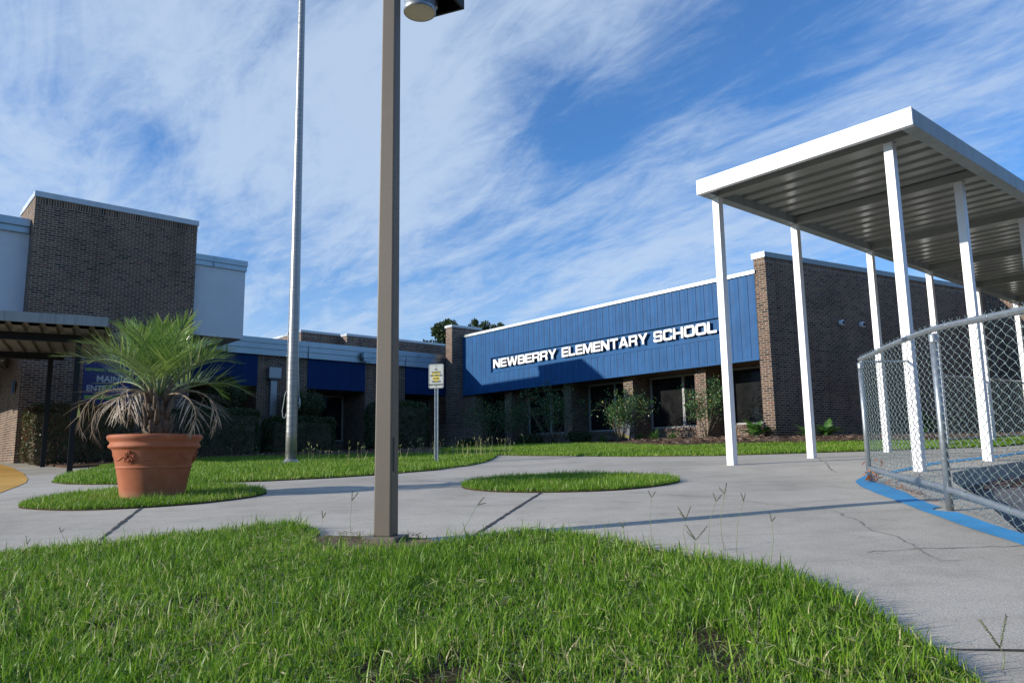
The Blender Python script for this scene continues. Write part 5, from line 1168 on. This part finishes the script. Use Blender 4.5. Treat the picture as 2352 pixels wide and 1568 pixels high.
# ------------------------------------------------------------------ seeding grass stalks
def stalk(label, base, tip, heads, seed):
    b = gp(*base); y = float(b[1]); tp = aty(*tip, y-.02); rs = random.Random(seed); b = Vector(b); tp = Vector(tp); S = Strips()
    t = thing('grass_stalk', label, 'grass stalk', tuple(b), 'seeding grass stalks'); mb = MB()
    mid_ = b.lerp(tp, .5)+Vector((rs.gauss(0,.014), rs.gauss(0,.014), .012)); mb.tube([b-Vector((0,0,.02)), b.lerp(mid_,.5)+Vector((rs.gauss(0,.004),0,.004)), mid_, tp], [.0016,.0014,.0012,.0009], 5); mb.build('stem', M['rachis'], t)
    for (dx, dz, L) in heads:
        L *= rs.uniform(.75, 1.0)
        e = tp+Vector((dx, rs.gauss(0,.01), dz)).normalized()*L; h = MB(); h.tube([tp, tp.lerp(e,.5)+Vector((0,0,.004)), e], [.0012,.0011,.0005], 4); hd = h.build('seed_head', M['rachis'], t)
        S = Strips(); k = int(L/.0032)
        for i in range(k):
            q = tp.lerp(e, (i+1)/k); s = 1 if i % 2 else -1; dv = (e-tp).normalized(); sd_ = Vector((dv.z, 0, -dv.x))
            S.leaf(tuple(q), tuple(dv*.9+sd_*s*.5+Vector((0, rs.gauss(0,.4), 0))), .0075, .0032, (0,1,0.2), 0, rs.random(), 2)
        S.build('seeds', M['seed'], hd)
stalks = [((1497,1240),(1497,1142),[(-.5,1,.045),(.6,.9,.045)],'left of the cluster before the concrete'),
 ((1578,1262),(1575,1192),[(-.6,1,.085),(.45,1,.085),(-.9,1,.05)],'with three seed heads at the middle of the lawn edge'),
 ((1590,1268),(1598,1240),[(-.6,1.0,.10),(.9,1.0,.10),(-.9,.9,.08)],'low and broad, touching the lawn edge'),
 ((1625,1250),(1645,1152),[(-.3,1,.06),(.8,1,.06)],'tall, right of the three headed one'),
 ((1665,1262),(1664,1135),[(-.7,1,.055),(.25,1,.06)],'tallest of the cluster before the concrete'),
 ((1690,1270),(1708,1150),[(-.3,1,.045),(.3,1,.04)],'leaning right at the end of the cluster'),
 ((1770,1292),(1773,1198),[(-.2,1,.05),(.6,.8,.03)],'standing alone right of the cluster'),
 ((2298,1540),(2297,1488),[(-.75,1.2,.088),(.32,1,.088)],'large forked head at the far right corner'),
 ((808,1262),(808,1150),[(.05,1,.07),(.75,1,.07)],'tall, just left of the lamp post'),
 ((742,1262),(741,1190),[(-.1,1,.05),(.5,.9,.04)],'short, left of the bare dirt patch'),
 ((1040,1256),(1096,1160),[(.8,.9,.06),(.9,.25,.06)],'bent to the right, right of the lamp post'),
 ((72,1275),(62,1250),[(-.2,1,.05),(.5,1,.045)],'short dark one at the far left lawn edge'),
 ((140,1268),(140,1222),[(-.35,1,.03),(.7,.7,.03)],'thin one near the left lawn edge'),
 ((1440,1250),(1432,1212),[(-.4,.6,.04),(.2,1,.03)],'low thin one left of the cluster'),
 ((1245,1420),(1250,1345),[(-.3,1,.10),(.35,1,.10)],'blurred dark one in mid lawn'),
 ((1770,1600),(1740,1480),[(-.4,1,.10),(.1,1,.12)],'large near one at the bottom of the lawn')]
for i, (b, tp, hd, lb) in enumerate(stalks): stalk('seeding grass stalk, '+lb, b, tp, hd, 60+i)
# tall weeds where the far lawn meets the beds
def weeds(nm, lab, pts_px, n, L, seed):
    S = Strips(); rs = random.Random(seed); X = []
    for i in range(n):
        a, b = rs.choice(pts_px); p = gp(a+rs.gauss(0, 22), b+rs.uniform(-2, 3)); X.append(p)
        lean = rs.gauss(0, .25); l = L*rs.uniform(.5, 1.25); S.leaf(p, (lean, rs.gauss(0,.2), 1), l, .008, (rs.gauss(0,1), -1, .1), rs.uniform(-.2,.5), rs.random(), 3)
        tipx = np.array(S.V[-1])
        if rs.random() < .6:
            for k in range(2): S.leaf(tipx, (rs.gauss(0,.6), rs.gauss(0,.3), 1), l*.22, .012, (rs.gauss(0,1), -1, .1), .2, rs.random(), 2)
    c = np.mean(X, 0); tag(S.build(nm, M['weed'], None, tuple(c)), lab, 'weeds', None, 'stuff')
weeds('tall_weeds', 'tall pale weeds at the lawn edge by the low brick wall', [(1110,1052),(1130,1046),(1095,1050),(1060,1056),(1150,1043)], 46, .34, 1)
weeds('tall_weeds', 'thin pale weeds in front of the hedges behind the flagpole', [(560,1062),(620,1060),(760,1062),(720,1058),(810,1066),(840,1062),(690,1066),(900,1056)], 60, .30, 2)
weeds('tall_weeds', 'pale weeds in the shaded grass beyond the notice sign', [(950,1050),(985,1048),(1030,1048),(1060,1046),(1005,1050)], 50, .34, 3)
# fallen leaves on the slabs
